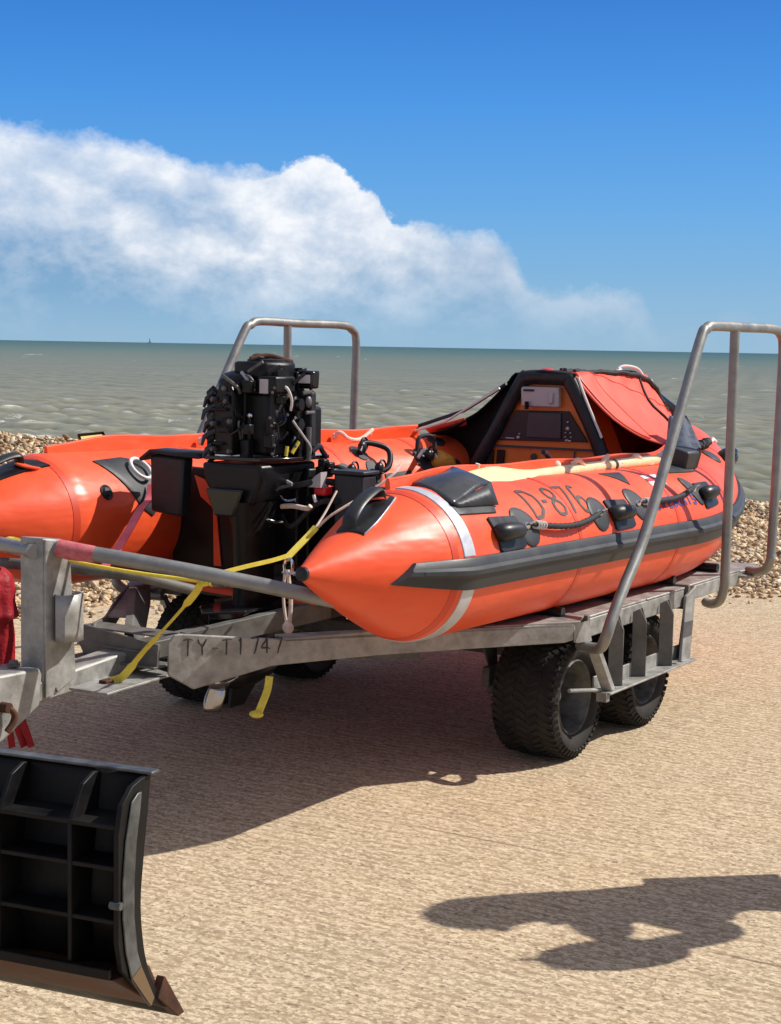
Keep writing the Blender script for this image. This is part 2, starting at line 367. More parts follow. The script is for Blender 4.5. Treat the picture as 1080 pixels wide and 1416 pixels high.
# port-side inner patches and rings
for s, a, rs, ra, ti in ((1.0, 124, .055, 12, 0), (1.02, 150, .06, 14, 0), (1.47, 140, .07, 17, 0), (-.62, 144, .0, 0, 0), (1.66, 112, .05, 11, 0), (1.66, 150, .05, 10, 0), (.78, 150, .06, 12, 0), (1.28, 160, .05, 8, 0), (.9, 162, .06, 12, 0)):
    if rs == 0: continue
    mb = MB(); patch(mb, ellp(s, a, rs, ra, ti), .005, -1, 4, 2); ep = mb.build('line_patch', 'rubber', boat)
    if ra > 11:
        mb = MB(); c = surf(s, a, .02, -1); n_ = norml(s, a, -1)
        mb.ell(c+n_*.012, (.03, .02, .03), 12); mb.tube([c+n_*.03+.03*(math.cos(q)*np.array([1, 0, 0])+math.sin(q)*np.array([0, 0, 1])) for q in np.linspace(0, 6.28, 20)], .005, 6)
        mb.build('d_ring', 'rubber2', ep)
for s0_, a0_, s1_, a1_ in ((1.0, 124, 1.02, 150),):
    mb = MB(); mb.tube(crv([surf(.96, 128, .02, -1), surf(1.02, 122, .05, -1), surf(1.12, 135, .07, -1), surf(1.08, 150, .05, -1), surf(1.0, 154, .02, -1)], 6), .014, 10); mb.build('towing_shackle', 'rubber2', boat)
mb = MB(); patch(mb, [(1.1, 154), (1.1, 170), (1.32, 168), (1.32, 152)], .006, -1).build('chafe_patch', 'rubber', boat)
mb = MB(); mb.tube(crv([surf(1.42, 132, .02, -1), surf(1.44, 124, .07, -1), surf(1.52, 126, .08, -1), surf(1.53, 138, .03, -1)], 6), .010, 10); mb.build('rope_loop', 'blackrope', boat)
mb = MB(); mb.tube(crv([surf(1.40, 140, .02, -1), surf(1.46, 134, .04, -1), surf(1.52, 142, .03, -1), surf(1.50, 150, .02, -1)], 6), .008, 8); mb.build('rope_tail', 'white', boat)
# port stern: diamond patch with D ring, valve
mb = MB(); patch(mb, [(-.79, 117), (-.62, 113), (-.50, 124), (-.52, 160), (-.60, 176), (-.66, 168)], .006, -1); dp = mb.build('tie_down_patch', 'rubber', boat)
mb = MB(); c = surf(-.60, 134, .022, -1); n_ = norml(-.6, 134, -1); u_ = unit(surf(-.6, 128, 0, -1)-surf(-.6, 140, 0, -1)); w_ = np.cross(n_, u_)
mb.tube([c+.045*math.cos(q)*w_+.05*math.sin(q)*u_ for q in np.linspace(0, 2*math.pi, 28)[:-1]], .0075, 8, closed=True); mb.build('d_ring', 'white', dp)
mb = MB(); mb.lathe(surf(-.83, 152, 0, -1), norml(-.83, 152, -1), [(-.005, .03), (.004, .03), (.006, .026), (.004, .02), (.010, .016), (.010, .001)], 20); mb.build('inflation_valve', 'rubber2', boat)
mb = MB(); mb.lathe(surf(-1.06, 100, 0, 1), norml(-1.06, 100, 1), [(-.005, .001), (-.004, .05), (.002, .05), (.004, .044), (.003, .001)], 28); mb.build('valve_cover', 'orange', boat); mb = MB(); mb.lathe(surf(-1.06, 102, 0, -1), norml(-1.06, 102, -1), [(-.005, .001), (-.004, .05), (.002, .05), (.004, .044), (.003, .001)], 28); mb.build('valve_cover', 'orange', boat)
# bow rope pocket (holds the oar loom), navy wrap, bow gear
mb = MB(); patch(mb, [(.98, 66), (1.17, 84), (1.5, 80), (1.3, 60)], .006); pk = mb.build('loom_pocket', 'rubber', boat)
c0 = surf(1.33, 78, .03)
mb = MB(); ax = np.array([[1, 0, 0], unit([0, 1, -.25]), unit([0, .25, 1])]); mb.box(surf(1.30, 76, .035), (.16, .11, .085), ax); mb.build('pocket_box', 'rubber', pk, bevel=.012)
mb = MB(); rows = []
for i in range(9):
    v = i/8; rows.append([np.array([1.62+.11*math.cos(q)*(1-.45*v)+.26*v, .70+.075*math.sin(q)*(1-.5*v)-.14*v, 1.07+.13*v+.008*math.sin(5*q+4*v)]) for q in np.linspace(0, 2*math.pi, 20)[:-1]])
mb.grid(rows, True); mb.build('loom_wrap', 'navy', pk, smooth=70)
mb = MB(); patch(mb, ellp(1.95, 62, .08, 12), .005, 1, 4, 2); mb.build('line_patch', 'rubber', boat)
mb = MB(); pts = [surf(1.5+.62*u, 92-22*u, .03+.012*math.sin(i*2.2)) for i, u in enumerate(np.linspace(0, 1, 44))]
mb.tube(pts, [.013+.006*(i % 2) for i in range(44)], 8); mb.build('bow_line', 'blackrope', boat)
mb = MB(); mb.tube(crv([surf(2.1, 72, .03), surf(2.2, 66, .04), surf(2.35, 64, .03), surf(2.4, 58, .02)], 6), .008, 8); mb.build('bow_line_tail', 'white', boat)
mb = MB(); c = surf(2.2, 44, .015); mb.ell(c, (.075, .05, .045), 16); mb.tube([surf(2.12, 44, .0), surf(2.2, 44, .055), surf(2.3, 42, .0)], .02, 10); mb.build('bow_fairlead', 'gloss', boat, smooth=70)
mb = MB(); patch(mb, [(.42, 78), (.60, 76), (.52, 55)], .004).build('line_patch', 'rubber', boat)
# registration D-876 (strokes in (s, angle) on the tube)
def sx(s, a): return (s, a)
gl = {'D': [[(0, 0), (0, 1), (.45, .97), (.8, .75), (.85, .5), (.8, .25), (.45, .03), (0, 0)]],
      '-': [[(.1, .5), (.55, .5)]],
      '8': [[(.4, .53), (.12, .65), (.08, .82), (.2, .96), (.4, 1), (.6, .96), (.72, .82), (.68, .65), (.4, .53), (.1, .4), (.02, .22), (.15, .05), (.4, 0), (.65, .05), (.78, .22), (.7, .4), (.4, .53)]],
      '7': [[(0, 1), (.8, 1), (.5, .5), (.3, 0)]],
      '6': [[(.7, .92), (.45, 1), (.2, .85), (.05, .5), (.05, .22), (.2, .04), (.42, 0), (.65, .08), (.75, .27), (.65, .46), (.42, .53), (.2, .46), (.07, .3)]]}
mb = MB(); x = -.40
for ch, wd in (('D', .097), ('-', .072), ('8', .097), ('7', .09), ('6', .09)):
    for stt in gl[ch]: stroke(mb, [(x+px*wd, 33+py*29) for px, py in stt], .014)
    x += {'-': .058}.get(ch, wd)+.007
mb.build('registration_number', 'text', boat)
# small flag and lettering on the bow quarter
mb = MB(); patch(mb, [(.71, 66), (.71, 50), (.86, 50), (.86, 66)], .003, 1).build('flag_emblem', 'flagw', boat)
mb = MB(); stroke(mb, [(.785, 66), (.785, 50)], .018, .0045); stroke(mb, [(.71, 58), (.86, 58)], .018, .0047); mb.build('emblem_cross', 'flagr', boat)
mb = MB(); x = .62
FT = {'L': [[(0, 1), (0, 0), (.7, 0)]], 'i': [[(.2, 0), (.2, 1)]], 'f': [[(0, 0), (0, 1), (.7, 1)], [(0, .5), (.5, .5)]], 'e': [[(.7, 1), (0, 1), (0, 0), (.7, 0)], [(0, .5), (.6, .5)]],
      'b': [[(0, 0), (0, 1), (.6, .9), (.6, .6), (0, .5), (.7, .4), (.7, .1), (0, 0)]], 'o': [[(.35, 0), (0, .3), (0, .7), (.35, 1), (.7, .7), (.7, .3), (.35, 0)]], 'a': [[(0, 0), (.35, 1), (.7, 0)], [(.1, .4), (.6, .4)]], 't': [[(.35, 0), (.35, 1)], [(0, 1), (.7, 1)]], 's': [[(.7, .9), (.1, 1), (.1, .6), (.7, .45), (.6, 0), (0, .1)]]}
for ch in 'Lifeboats':
    for stt in FT[ch]: stroke(mb, [(x+px*.045, 26+py*10) for px, py in stt], .010)
    x += .028 if ch == 'i' else .05
mb.build('blue_lettering', 'blue', boat)
mb = MB(); x = .70
for ch in (FT['L'], FT['i'], FT['f'], FT['e']):
    pass
# floor and transom
mb = MB(); rows = []
for s in np.linspace(-.45, 2.7, 24):
    t = max(np.interp(s, HS[:, 0], HS[:, 1])-.12, .02); rows.append([(s, t*k, zc(s)-.19) for k in (-1, -.5, 0, .5, 1)])
mb.grid(rows).build('deck_floor', 'floor', boat, solid=.03)
mb = MB(); rows = []
for s in np.linspace(-.6, 2.9, 24):
    t = max(np.interp(s, HS[:, 0], HS[:, 1])-.1, .02); rows.append([(s, t*k, zc(s)-.215-.03*(1-abs(k))) for k in (-1, -.5, 0, .5, 1)])
mb.grid(rows).build('hull_bottom', 'orange', boat, solid=.006)
mb = MB(); mb.prism([(-.42, -.58, .62), (-.42, .58, .60), (-.42, .56, 1.0), (-.42, .2, 1.0), (-.42, .17, .96), (-.42, -.17, .97), (-.42, -.2, 1.02), (-.42, -.56, 1.03)], (.04, 0, 0))
trn = mb.build('transom', 'black', boat, bevel=.006)
mb = MB(); mb.prism([(-.424, -.57, .66), (-.424, -.24, .66), (-.424, -.22, .98), (-.424, -.56, 1.0)], (-.006, 0, 0)); mb.build('transom_panel', 'black', trn); mb = MB(); mb.prism([(-.424, .30, .66), (-.424, .57, .66), (-.424, .56, .97), (-.424, .30, .97)], (-.006, 0, 0)); mb.build('transom_panel', 'black', trn)
mb = MB(); mb.prism([(-.432, -.46, 1.0), (-.432, -.36, .97), (-.432, -.36, .92), (-.432, -.33, .66), (-.432, -.365, .66), (-.432, -.37, .88), (-.432, -.43, .92)], (-.006, 0, 0)); mb.build('transom_panel', 'orange', trn)
# black boxes on the transom
mb = MB(); mb.prism([(-.74, -.425, .885), (-.74, -.285, .875), (-.74, -.27, 1.09), (-.74, -.43, 1.095)], (.06, 0, 0)); bx = mb.build('transom_locker', 'rubber2', boat, bevel=.012)
mb = MB(); mb.grid([[(-.76, -.46, 1.075), (-.75, -.42, 1.108), (-.75, -.33, 1.10), (-.75, -.2, 1.095)], [(-.65, -.46, 1.08), (-.65, -.42, 1.11), (-.65, -.33, 1.105), (-.65, -.19, 1.10)], [(-.55, -.45, 1.07), (-.55, -.41, 1.10), (-.55, -.33, 1.10), (-.55, -.2, 1.095)]]).build('locker_lid', 'rubber2', bx, solid=.012)
mb = MB(); mb.prism([(-.52, .235, .80), (-.52, .345, .80), (-.52, .355, 1.045), (-.52, .23, 1.05)], (.09, 0, 0)); bx = mb.build('transom_locker', 'rubber', boat, bevel=.008)
mb = MB(); mb.box((-.475, .292, 1.054), (.11, .14, .014)); mb.build('locker_lid', 'rubber', bx, bevel=.004)
mb = MB(); mb.bar((-.66, -.38, .5), (-.66, -.38, .88), .03, .03); mb.build('transducer_bracket', 'steel2', bx)
# A frame console
def rectpath(hw0, hw1, z0, z1, s, dz=0): return [(s, -hw0, z0), (s, -hw1, z1), (s, hw1, z1), (s, hw0, z0)]
mb = MB()
def prof_prism(mb, pts, s, d, pivot=None): return mb.prism([(s, t, z) for t, z in pts], (d, 0, 0))
outer = [(-.52, .64), (-.155, 1.375), (-.13, 1.385), (.13, 1.385), (.155, 1.375), (.50, .64)]
prof_prism(mb, [(-.49, .62), (-.105, 1.36), (.125, 1.36), (.45, .62)], 1.62, .30); con = mb.build('console_pod', 'console', boat, bevel=.01)
FC = lambda p: W((p[0], p[1]+.03*min(1, max(0, (p[2]-.62)/.5)), p[2]))
mb = MB(FC); mb.tube(crv([(1.60, -.53, .62), (1.60, -.355, .97), (1.60, -.155, 1.33), (1.60, -.12, 1.365), (1.60, -.02, 1.370), (1.60, .085, 1.365), (1.60, .12, 1.33), (1.60, .30, .99), (1.60, .45, .62)], 6), .029, 12, sq=(1, 1.2)); mb.build('console_frame', 'rubber2', con, smooth=60)
mb = MB(FC); prof_prism(mb, [(-.268, 1.065), (-.175, 1.21), (.10, 1.215), (.205, 1.075)], 1.618, -.012); ip = mb.build('instrument_panel', 'rubber2', con, bevel=.003)
mb = MB(FC); mb.prism([(1.606, -.115, 1.085), (1.606, -.105, 1.205), (1.606, .065, 1.205), (1.606, .07, 1.085)], (-.008, 0, 0)); mb.build('display_screen', 'screen', ip, bevel=.003)
for t, z, r in ((-.155, 1.083, .008), (-.15, 1.10, .004), (.10, 1.135, .009), (.09, 1.115, .004), (.115, 1.115, .004), (.09, 1.095, .004), (.12, 1.095, .004), (.10, 1.165, .005), (.10, 1.08, .006)): MB(FC).lathe((1.606, t, z), (-1, 0, 0), [(0, r), (.008, r*.9), (.01, r*.5)], 12).build('control_knob', 'grey', ip)
mb = MB(FC); mb.box((1.605, .105, 1.078), (.004, .03, .005)); mb.box((1.605, -.2, 1.078), (.004, .045, .003)); mb.build('panel_label', 'flagw', ip)
mb = MB(FC); mb.prism([(1.615, -.135, 1.232), (1.615, -.14, 1.325), (1.615, .058, 1.325), (1.615, .062, 1.232)], (-.035, 0, 0)); rdv = mb.build('radio_unit', 'grey', con, bevel=.006)
mb = MB(FC); mb.box((1.575, .022, 1.275), (.012, .024, .055)); mb.build('radio_handle', 'grey', rdv, bevel=.006)
mb = MB(FC); mb.tube([(1.57, -.10, 1.22), (1.565, -.098, 1.255)], .010, 10); mb.build('microphone_clip', 'black', rdv)
mb = MB(FC); mb.box((1.577, -.095, 1.308), (.003, .055, .010)); mb.build('unit_marking', 'charcoal', rdv)
mb = MB(FC); mb.box((1.612, 0, 1.038), (.01, .62, .010)); mb.box((1.612, .14, .99), (.006, .005, .08)); mb.build('panel_joint', 'floor', con)
mb = MB(FC); mb.box((1.61, -.305, .98), (.012, .045, .08)); mb.box((1.61, -.245, .98), (.012, .04, .08)); mb.build('vent_grille', 'black', con, bevel=.003)
mb = MB(FC); mb.lathe((1.612, -.07, .995), (-1, 0, 0), [(0, .016), (.006, .015), (.006, .001)], 14); mb.build('drain_plug', 'floor', con)
mb = MB(FC); mb.lathe((1.62, -.02, 1.385), (0, 0, 1), [(0, .035), (.018, .034), (.026, .025), (.028, .001)], 18); mb.build('beacon_cap', 'redplastic', con)
mb = MB(FC); mb.tube([(1.62, .07, 1.38), (1.62, .07, 1.415)], .009, 8); mb.tube([(1.66, .10, 1.38), (1.66, .10, 1.41)], .008, 8); mb.tube(crv([(1.6, -.1, 1.39), (1.58, -.03, 1.40), (1.58, .06, 1.393), (1.6, .14, 1.385)], 5), .006, 8); mb.build('console_fitting', 'rubber2', con)
mb = MB(FC); mb.tube(crv([(1.585, .155, 1.375), (1.575, .19, 1.30), (1.57, .24, 1.2), (1.57, .29, 1.1)], 5), .006, 8); mb.build('white_cord', 'white', con)
# spray canopy: grid of curves from console top to bow (starboard flap, top, port flap)
def canrow(s, stb, prt):    # one hoop of cloth at station s, from starboard edge over ridge to port edge
    (t0, z0), (t1, z1), (t2, z2), (t3, z3), (t4, z4) = stb[0], stb[1], (0, stb[2]), prt[1], prt[0]
    pts = crv([(s, t0, z0), (s, t1, z1), (s, t2, z2), (s, t3, z3), (s, t4, z4)], 5); return pts
def canopy_rows():
    rows = []
    K = [(1.60, .15, .63, 1.385, 1.078, 1.), (1.74, .15, .60, 1.388, 1.072, .9), (1.90, .145, .56, 1.386, 1.07, .75), (2.10, .14, .49, 1.384, 1.072, .6), (2.30, .13, .42, 1.382, 1.088, .5),
         (2.48, .11, .34, 1.378, 1.10, .4), (2.60, .10, .29, 1.36, 1.11, .35), (2.70, .09, .24, 1.285, 1.12, .3), (2.82, .06, .18, 1.225, 1.135, .2), (2.95, .03, .09, 1.175, 1.145, .1), (3.04, .008, .02, 1.158, 1.15, 0)]
    FR = [(0, 0), (.07, .12), (.22, .36), (.43, .64), (.64, .83), (.80, .93), (1, 1)]
    for s, hw, te, zr, ze, cc in K:
        hp = [(hw*.5, zr+.004)]+[(hw+(te-hw)*f, zr-(zr-ze)*(f*(1-cc)+g*cc)) for f, g in FR]
        pts = [(s, t, z) for t, z in hp[::-1]]+[(s, 0, zr+.006)]+[(s, -t, z) for t, z in hp]
        rows.append([np.array(p) for p in crv(pts, 2)])
    n = len(rows[0]); cols = [crv([r[k] for r in rows], 5) for k in range(n)]; out = []
    for i in range(len(cols[0])):
        out.append([cols[k][i]+np.array([0, .5*(1 if k < n//2 else -1), .7])*(.010*math.sin(i*.42+k*.75)*math.sin(k*.28+i*.13)+.004*math.sin(i*1.1-k*.9))*min(1, i/5)*min(1, min(k, n-1-k)/3) for k in range(n)])
    return out
CR = canopy_rows(); nc = len(CR[0])
def crp(i, k):
    i = min(max(i, 0), len(CR)-1.001); k = min(max(k, 0), nc-1.001); a, b = int(i), int(k); u, v = i-a, k-b
    return (CR[a][b]*(1-u)+CR[a+1][b]*u)*(1-v)+(CR[a][b+1]*(1-u)+CR[a+1][b+1]*u)*v
mb = MB(); mb.grid([r[:nc//2+3] for r in CR]); cano = mb.build('spray_canopy', 'canopy', boat, solid=.006, smooth=70)
mb = MB(); mb.grid([r[nc//2+2:] for r in CR]); mb.build('port_canopy_panel', 'blackcloth', cano, solid=.006, smooth=70)
mb = MB(); mb.tube([crp(6+i*.9, 12-i*.27)+np.array([0, .002, .004]) for i in range(38)], .003, 6); mb.tube([crp(7, k*.5)+np.array([0, 0, .004]) for k in range(4, 34)], .0025, 6); mb.build('canopy_seam', 'seam', cano)
mb = MB(); pts = [crp(3+i*.80, 15-i*.19)+np.array([0, .010, .012]) for i in range(54)]
mb.tube(pts, [.010+.003*(i % 2) for i in range(54)], 8); mb.build('lacing_line', 'blackrope', cano)
mb = MB(); mb.tube([crp(1.2, 2+k*.5)+np.array([-.004, .004, .003]) for k in range(26)], .006, 8); mb.build('canopy_hem', 'seam', cano)
mb = MB(); mb.tube([crp(20+i*.15, 1+i*.6)+np.array([0, .004, .008]) for i in range(24)], .006, 8); mb.build('canopy_strap', 'blackrope', cano)
mb = MB(); mb.tube(crv([(2.45, -.02, 1.375), (2.5, .0, 1.42), (2.58, .05, 1.41), (2.6, .08, 1.36), (2.66, .06, 1.30)], 6), .008, 8)
mb.tube(crv([(2.3, .0, 1.385), (2.35, .05, 1.40), (2.42, .02, 1.41), (2.5, .02, 1.385)], 6), .007, 8); mb.tube(crv([(2.58, .09, 1.29), (2.66, .10, 1.34), (2.72, .05, 1.345), (2.78, .04, 1.29)], 6), .008, 8); mb.build('white_lashing', 'white', cano)
mb = MB(); mb.ell((2.72, .06, 1.275), (.09, .06, .05), 14); mb.ell((2.80, .05, 1.25), (.05, .05, .05), 12); mb.build('rope_bundle', 'blackrope', cano)
mb = MB(); mb.tube(crv([(2.72, -.02, 1.325), (2.85, .0, 1.29), (3.0, .04, 1.215), (3.1, .09, 1.15)], 6), .032, 12); mb.build('bow_hose', 'gloss', cano, smooth=70)
# port-side black side cloth between console and gunwale, with bars
mb = MB(); rows = []
for u in np.linspace(0, 1, 12):
    a = np.array([1.62, -.16, 1.345])*(1-u)+np.array([1.72, -.70, 1.095])*u; a[2] -= .05*math.sin(math.pi*u)
    b = np.array([1.66, -.50, .66])*(1-u)+np.array([2.0, -.62, 1.0])*u; rows.append([a, a*.6+b*.4, b])
mb.grid(rows).build('side_curtain', 'blackcloth', boat, solid=.01)
mb = MB(); mb.tube([(1.55, -.17, 1.335), (1.60, -.42, 1.20), (1.64, -.74, 1.10)], .009, 8); sb_ = mb.build('curtain_bar', 'rubber2', boat)
mb = MB(); mb.tube([(1.52, -.19, 1.315), (1.56, -.50, 1.145), (1.60, -.72, 1.082)], .006, 8); mb.build('curtain_cord', 'white', sb_)
mb = MB(); mb.grid([[(1.60, -.42, 1.165), (1.63, -.42, 1.13)], [(1.62, -.55, 1.13), (1.66, -.55, 1.10)], [(1.64, -.66, 1.10), (1.68, -.66, 1.08)]]).build('pink_valance', 'canopy', boat, solid=.004)
# flap cleat on starboard gunwale
for s in (-.45,):
    mb = MB(); mb.tube([(s+.1, .715, 1.08), (s+.1, .72, 1.10)], .009, 8); mb.ell((s+.11, .73, 1.065), (.016, .014, .018), 10); mb.build('flap_toggle', 'rope', boat)
mb = MB(); mb.tube([(.28, .70, 1.07), (.22, .70, 1.11), (.20, .70, 1.115)], .010, 8); mb.build('flap_toggle', 'rubber2', boat)
mb = MB(); mb.ell((.25, .735, 1.063), (.022, .014, .02), 10); mb.build('toggle_pad', 'rope', boat)
# ---------------------------------------------------------------- loose things in/on boat
# paddle
pd = root('wooden_paddle', (-.4, .70, 1.0), 'long pale wooden paddle lying along the near orange tube', 'paddle')
pa = np.array([-.08, .745, 1.035]); pb = np.array([1.36, .745, 1.035])
mb = MB(); pts = [pa+(pb-pa)*u+np.array([0, 0, .006*math.sin(math.pi*u)]) for u in np.linspace(0, 1, 24)]; mb.tube(pts, [.0225+.003*abs(2*u-1)**2 for u in np.linspace(0, 1, 24)], 14); mb.build('shaft', 'wood', pd, smooth=60)
mb = MB(); rows = []
for u in np.linspace(0, 1, 20):
    s = .02-.62*u; w = .024+.088*min(1, u*2.6)**1.2; hh = .018*(1-u)**1.2+.006; c = np.array([s, .745+.06*min(1, u*2), 1.038-.016*u])
    dv = unit([0, .86, -.50]) ; nv = unit([0, .50, .86])
    rows.append([c+dv*w*math.cos(q)+nv*hh*math.sin(q) for q in np.linspace(0, 2*math.pi, 17)[:-1]])
mb.grid(rows, True); mb.f += [list(range(19*16, 20*16))]; mb.build('blade', 'wood', pd, smooth=70)
mb = MB()
for s, m_ in ((.74, 0),): mb.lathe((s, .745, 1.041), (1, 0, 0), [(-.012, .024), (0, .025), (.012, .024)], 16)
mb.build('black_collar', 'blackrope', pd)
mb = MB(); mb.lathe((.79, .745, 1.041), (1, 0, 0), [(-.012, .0225), (.012, .0225)], 16); mb.lathe((.30, .745, 1.041), (1, 0, 0), [(-.012, .0225), (.012, .0225)], 16); mb.build('tape_ring', 'band', pd)
# cloth lying in boat
mb = MB(); rows = []
for i in range(12):
    p = math.pi*i/11; rows.append([np.array([1.52, -.52, .95])+np.array([.07*math.sin(p)*math.cos(q)*(1+.3*math.sin(3*q)), .09*math.sin(p)*math.sin(q)*(1+.25*math.sin(5*q+i)), .045*math.cos(p)*(1+.3*math.sin(4*q))]) for q in np.linspace(0, 2*math.pi, 18)[:-1]])
mb.grid(rows, True); tag(mb.build('folded_cloth', 'grill', smooth=80), 'crumpled orange-yellow cloth lying inside the boat beside the console', 'cloth')
# yellow plate behind port tube
pr = root('warning_plate', (-.3, -1.0, 1.0), 'small yellow plate with black edge poking up behind the far tube', 'sign')
mb = MB(); mb.prism([(-.60, -.86, 1.055), (-.44, -.86, 1.055), (-.43, -.93, 1.142), (-.57, -.93, 1.138)], (0, -.008, 0)); mb.build('plate', 'signy', pr)
mb = MB(); q = [(-.60, -.856, 1.055), (-.57, -.926, 1.138), (-.43, -.926, 1.142), (-.44, -.856, 1.055)]; mb.tube(q, .006, 6, closed=True); mb.tube([(-.52, -.87, 1.06), (-.52, -.80, 1.0)], .008, 6); mb.build('plate_frame', 'black', pr)
# ================================================================== OUTBOARD
def FE(p):
    return W((-.6+(p[0]+.6)*.82, p[1]*.82-.022, p[2])) if p[2] > 1.085 else W(p)
eng = root('outboard_motor', (-.6, 0, 1.1), 'black outboard engine with its cowl off, clamped at the stern between the two tubes', 'outboard motor')
def B(name, m, *boxes, bevel=.006, par=None, sm=40):
    mb = MB(FE)
    for c, sz in boxes: mb.box(c, sz)
    return mb.build(name, m, par or eng, bevel=bevel, smooth=sm)
tray = MB(FE); tray.prism([(-.80, -.17, 1.092), (-.80, .13, 1.092), (-.66, .19, 1.092), (-.36, .19, 1.092), (-.30, .1, 1.092), (-.30, -.12, 1.092), (-.42, -.17, 1.092)], (0, 0, .014)); tray = tray.build('engine_tray', 'gloss', eng, bevel=.003)
# cylinder head cover, slightly irregular with ribs
mb = MB(FE); mb.prism([(-.78, -.125, 1.11), (-.80, -.02, 1.11), (-.80, -.015, 1.335), (-.79, -.05, 1.375), (-.78, -.10, 1.365), (-.78, -.135, 1.30)], (.12, 0, 0))
for i, z_ in enumerate((1.15, 1.20, 1.27, 1.31)): mb.box((-.803, -.09+.03*(i % 2), z_), (.012, .05+.02*(i % 3), .012+.01*(i % 2)))
hd = mb.build('cylinder_head', 'black', eng, bevel=.008)
mb = MB(FE)
for t, z in ((-.06, 1.345), (-.12, 1.305), (-.03, 1.23), (-.12, 1.22), (-.03, 1.125), (-.12, 1.13), (-.05, 1.30)): mb.lathe((-.80, t, z), (-1, 0, 0), [(-.01, .010), (.01, .010), (.016, .007), (.018, .001)], 10)
mb.build('head_bolt', 'rim', hd)
mb = MB(FE); mb.lathe((-.72, -.07, 1.37), (-.3, 0, 1), [(-.02, .07), (.01, .068), (.025, .05), (.03, .001)], 20); mb.build('thermostat_housing', 'black', hd, smooth=50)
# spark plug leads on the left
for i, z in enumerate((1.34, 1.26, 1.18, 1.31, 1.22)):
    mb = MB(FE); mb.tube(crv([(-.74, -.12, z-.02), (-.76, -.16-.01*(i % 2), z-.01), (-.74, -.185, z-.05), (-.70, -.18, z-.10)], 5), .011-.003*(i % 2), 8); mb.tube([(-.76, -.145, z), (-.76, -.175, z-.02)], .016, 8); mb.build('ignition_lead', 'gloss' if i % 2 else 'blackrope', eng)
# exhaust/silencer block and light charcoal panel
mb = MB(FE); mb.prism([(-.70, -.03, 1.11), (-.70, .12, 1.11), (-.70, .12, 1.335), (-.70, .10, 1.345), (-.70, -.03, 1.345)], (.20, 0, 0)); sl = mb.build('air_silencer', 'charcoal', eng, bevel=.01)
mb = MB(FE); mb.tube([(-.715, .01, 1.13), (-.715, .01, 1.24)], .014, 10); mb.tube([(-.715, -.015, 1.12), (-.715, -.015, 1.34)], .008, 8); mb.build('cable_conduit', 'black', sl)
mb = MB(FE); mb.ell((-.72, .01, 1.25), (.012, .022, .012), 10); mb.build('conduit_clip', 'chrome', sl); mb = MB(FE); mb.ell((-.72, .015, 1.125), (.010, .018, .008), 10); mb.build('conduit_clip', 'chrome', sl)
B('engine_block', 'black', ((-.56, 0, 1.22), (.30, .22, .22)), ((-.46, .1, 1.2), (.2, .1, .16)), bevel=.012)
# flywheel cover and top
mb = MB(FE); mb.prism([(-.70, -.09, 1.375), (-.72, -.0, 1.375), (-.70, .08, 1.375), (-.60, .12, 1.375), (-.50, .10, 1.375), (-.46, .02, 1.375), (-.50, -.07, 1.375), (-.6, -.10, 1.375)], (0, 0, .065)); tp = mb.build('flywheel_cover', 'black', eng, bevel=.012)
mb = MB(FE); mb.lathe((-.58, .0, 1.44), (0, 0, 1), [(0, .085), (.006, .085), (.010, .075), (.010, .03), (.02, .028), (.022, .001)], 24); mb.build('flywheel_cap', 'charcoal', tp)
mb = MB(FE); mb.ell((-.64, .0, 1.455), (.035, .03, .014), 12); mb.tube(crv([(-.7, .0, 1.45), (-.62, .03, 1.462), (-.56, .07, 1.45), (-.5, .08, 1.44)], 4), .008, 8); mb.build('recoil_handle', 'rust', tp)
B('rating_label', 'grey', ((-.735, .10, 1.355), (.004, .045, .05)), bevel=0)
B('electrical_cover', 'black', ((-.66, .11, 1.36), (.15, .10, .06)), ((-.6, -.02, 1.36), (.3, .16, .03)), bevel=.008)
mb = MB(FE); mb.tube([(-.755, .03, 1.405), (-.745, .10, 1.44)], .006, 8); mb.build('link_rod', 'rim', eng)
mb = MB(FE); mb.tube([(-.765, .145, 1.405), (-.735, .185, 1.425)], .008, 8); mb.build('link_rod', 'charcoal', eng)
mb = MB(FE); mb.prism([(-.50, .105, 1.345), (-.50, .185, 1.345), (-.50, .19, 1.41), (-.50, .105, 1.413)], (.06, 0, 0)); eb = mb.build('fuse_box', 'gloss', eng, bevel=.008)
B('white_label', 'flagw', ((-.503, .145, 1.380), (.003, .065, .030)), bevel=0, par=eb)
mb = MB(FE); mb.prism([(-.50, .085, 1.10), (-.50, .185, 1.10), (-.50, .185, 1.33), (-.50, .175, 1.338), (-.50, .085, 1.338)], (.04, 0, 0)); mb.build('coil_plate', 'charcoal', eng, bevel=.006)
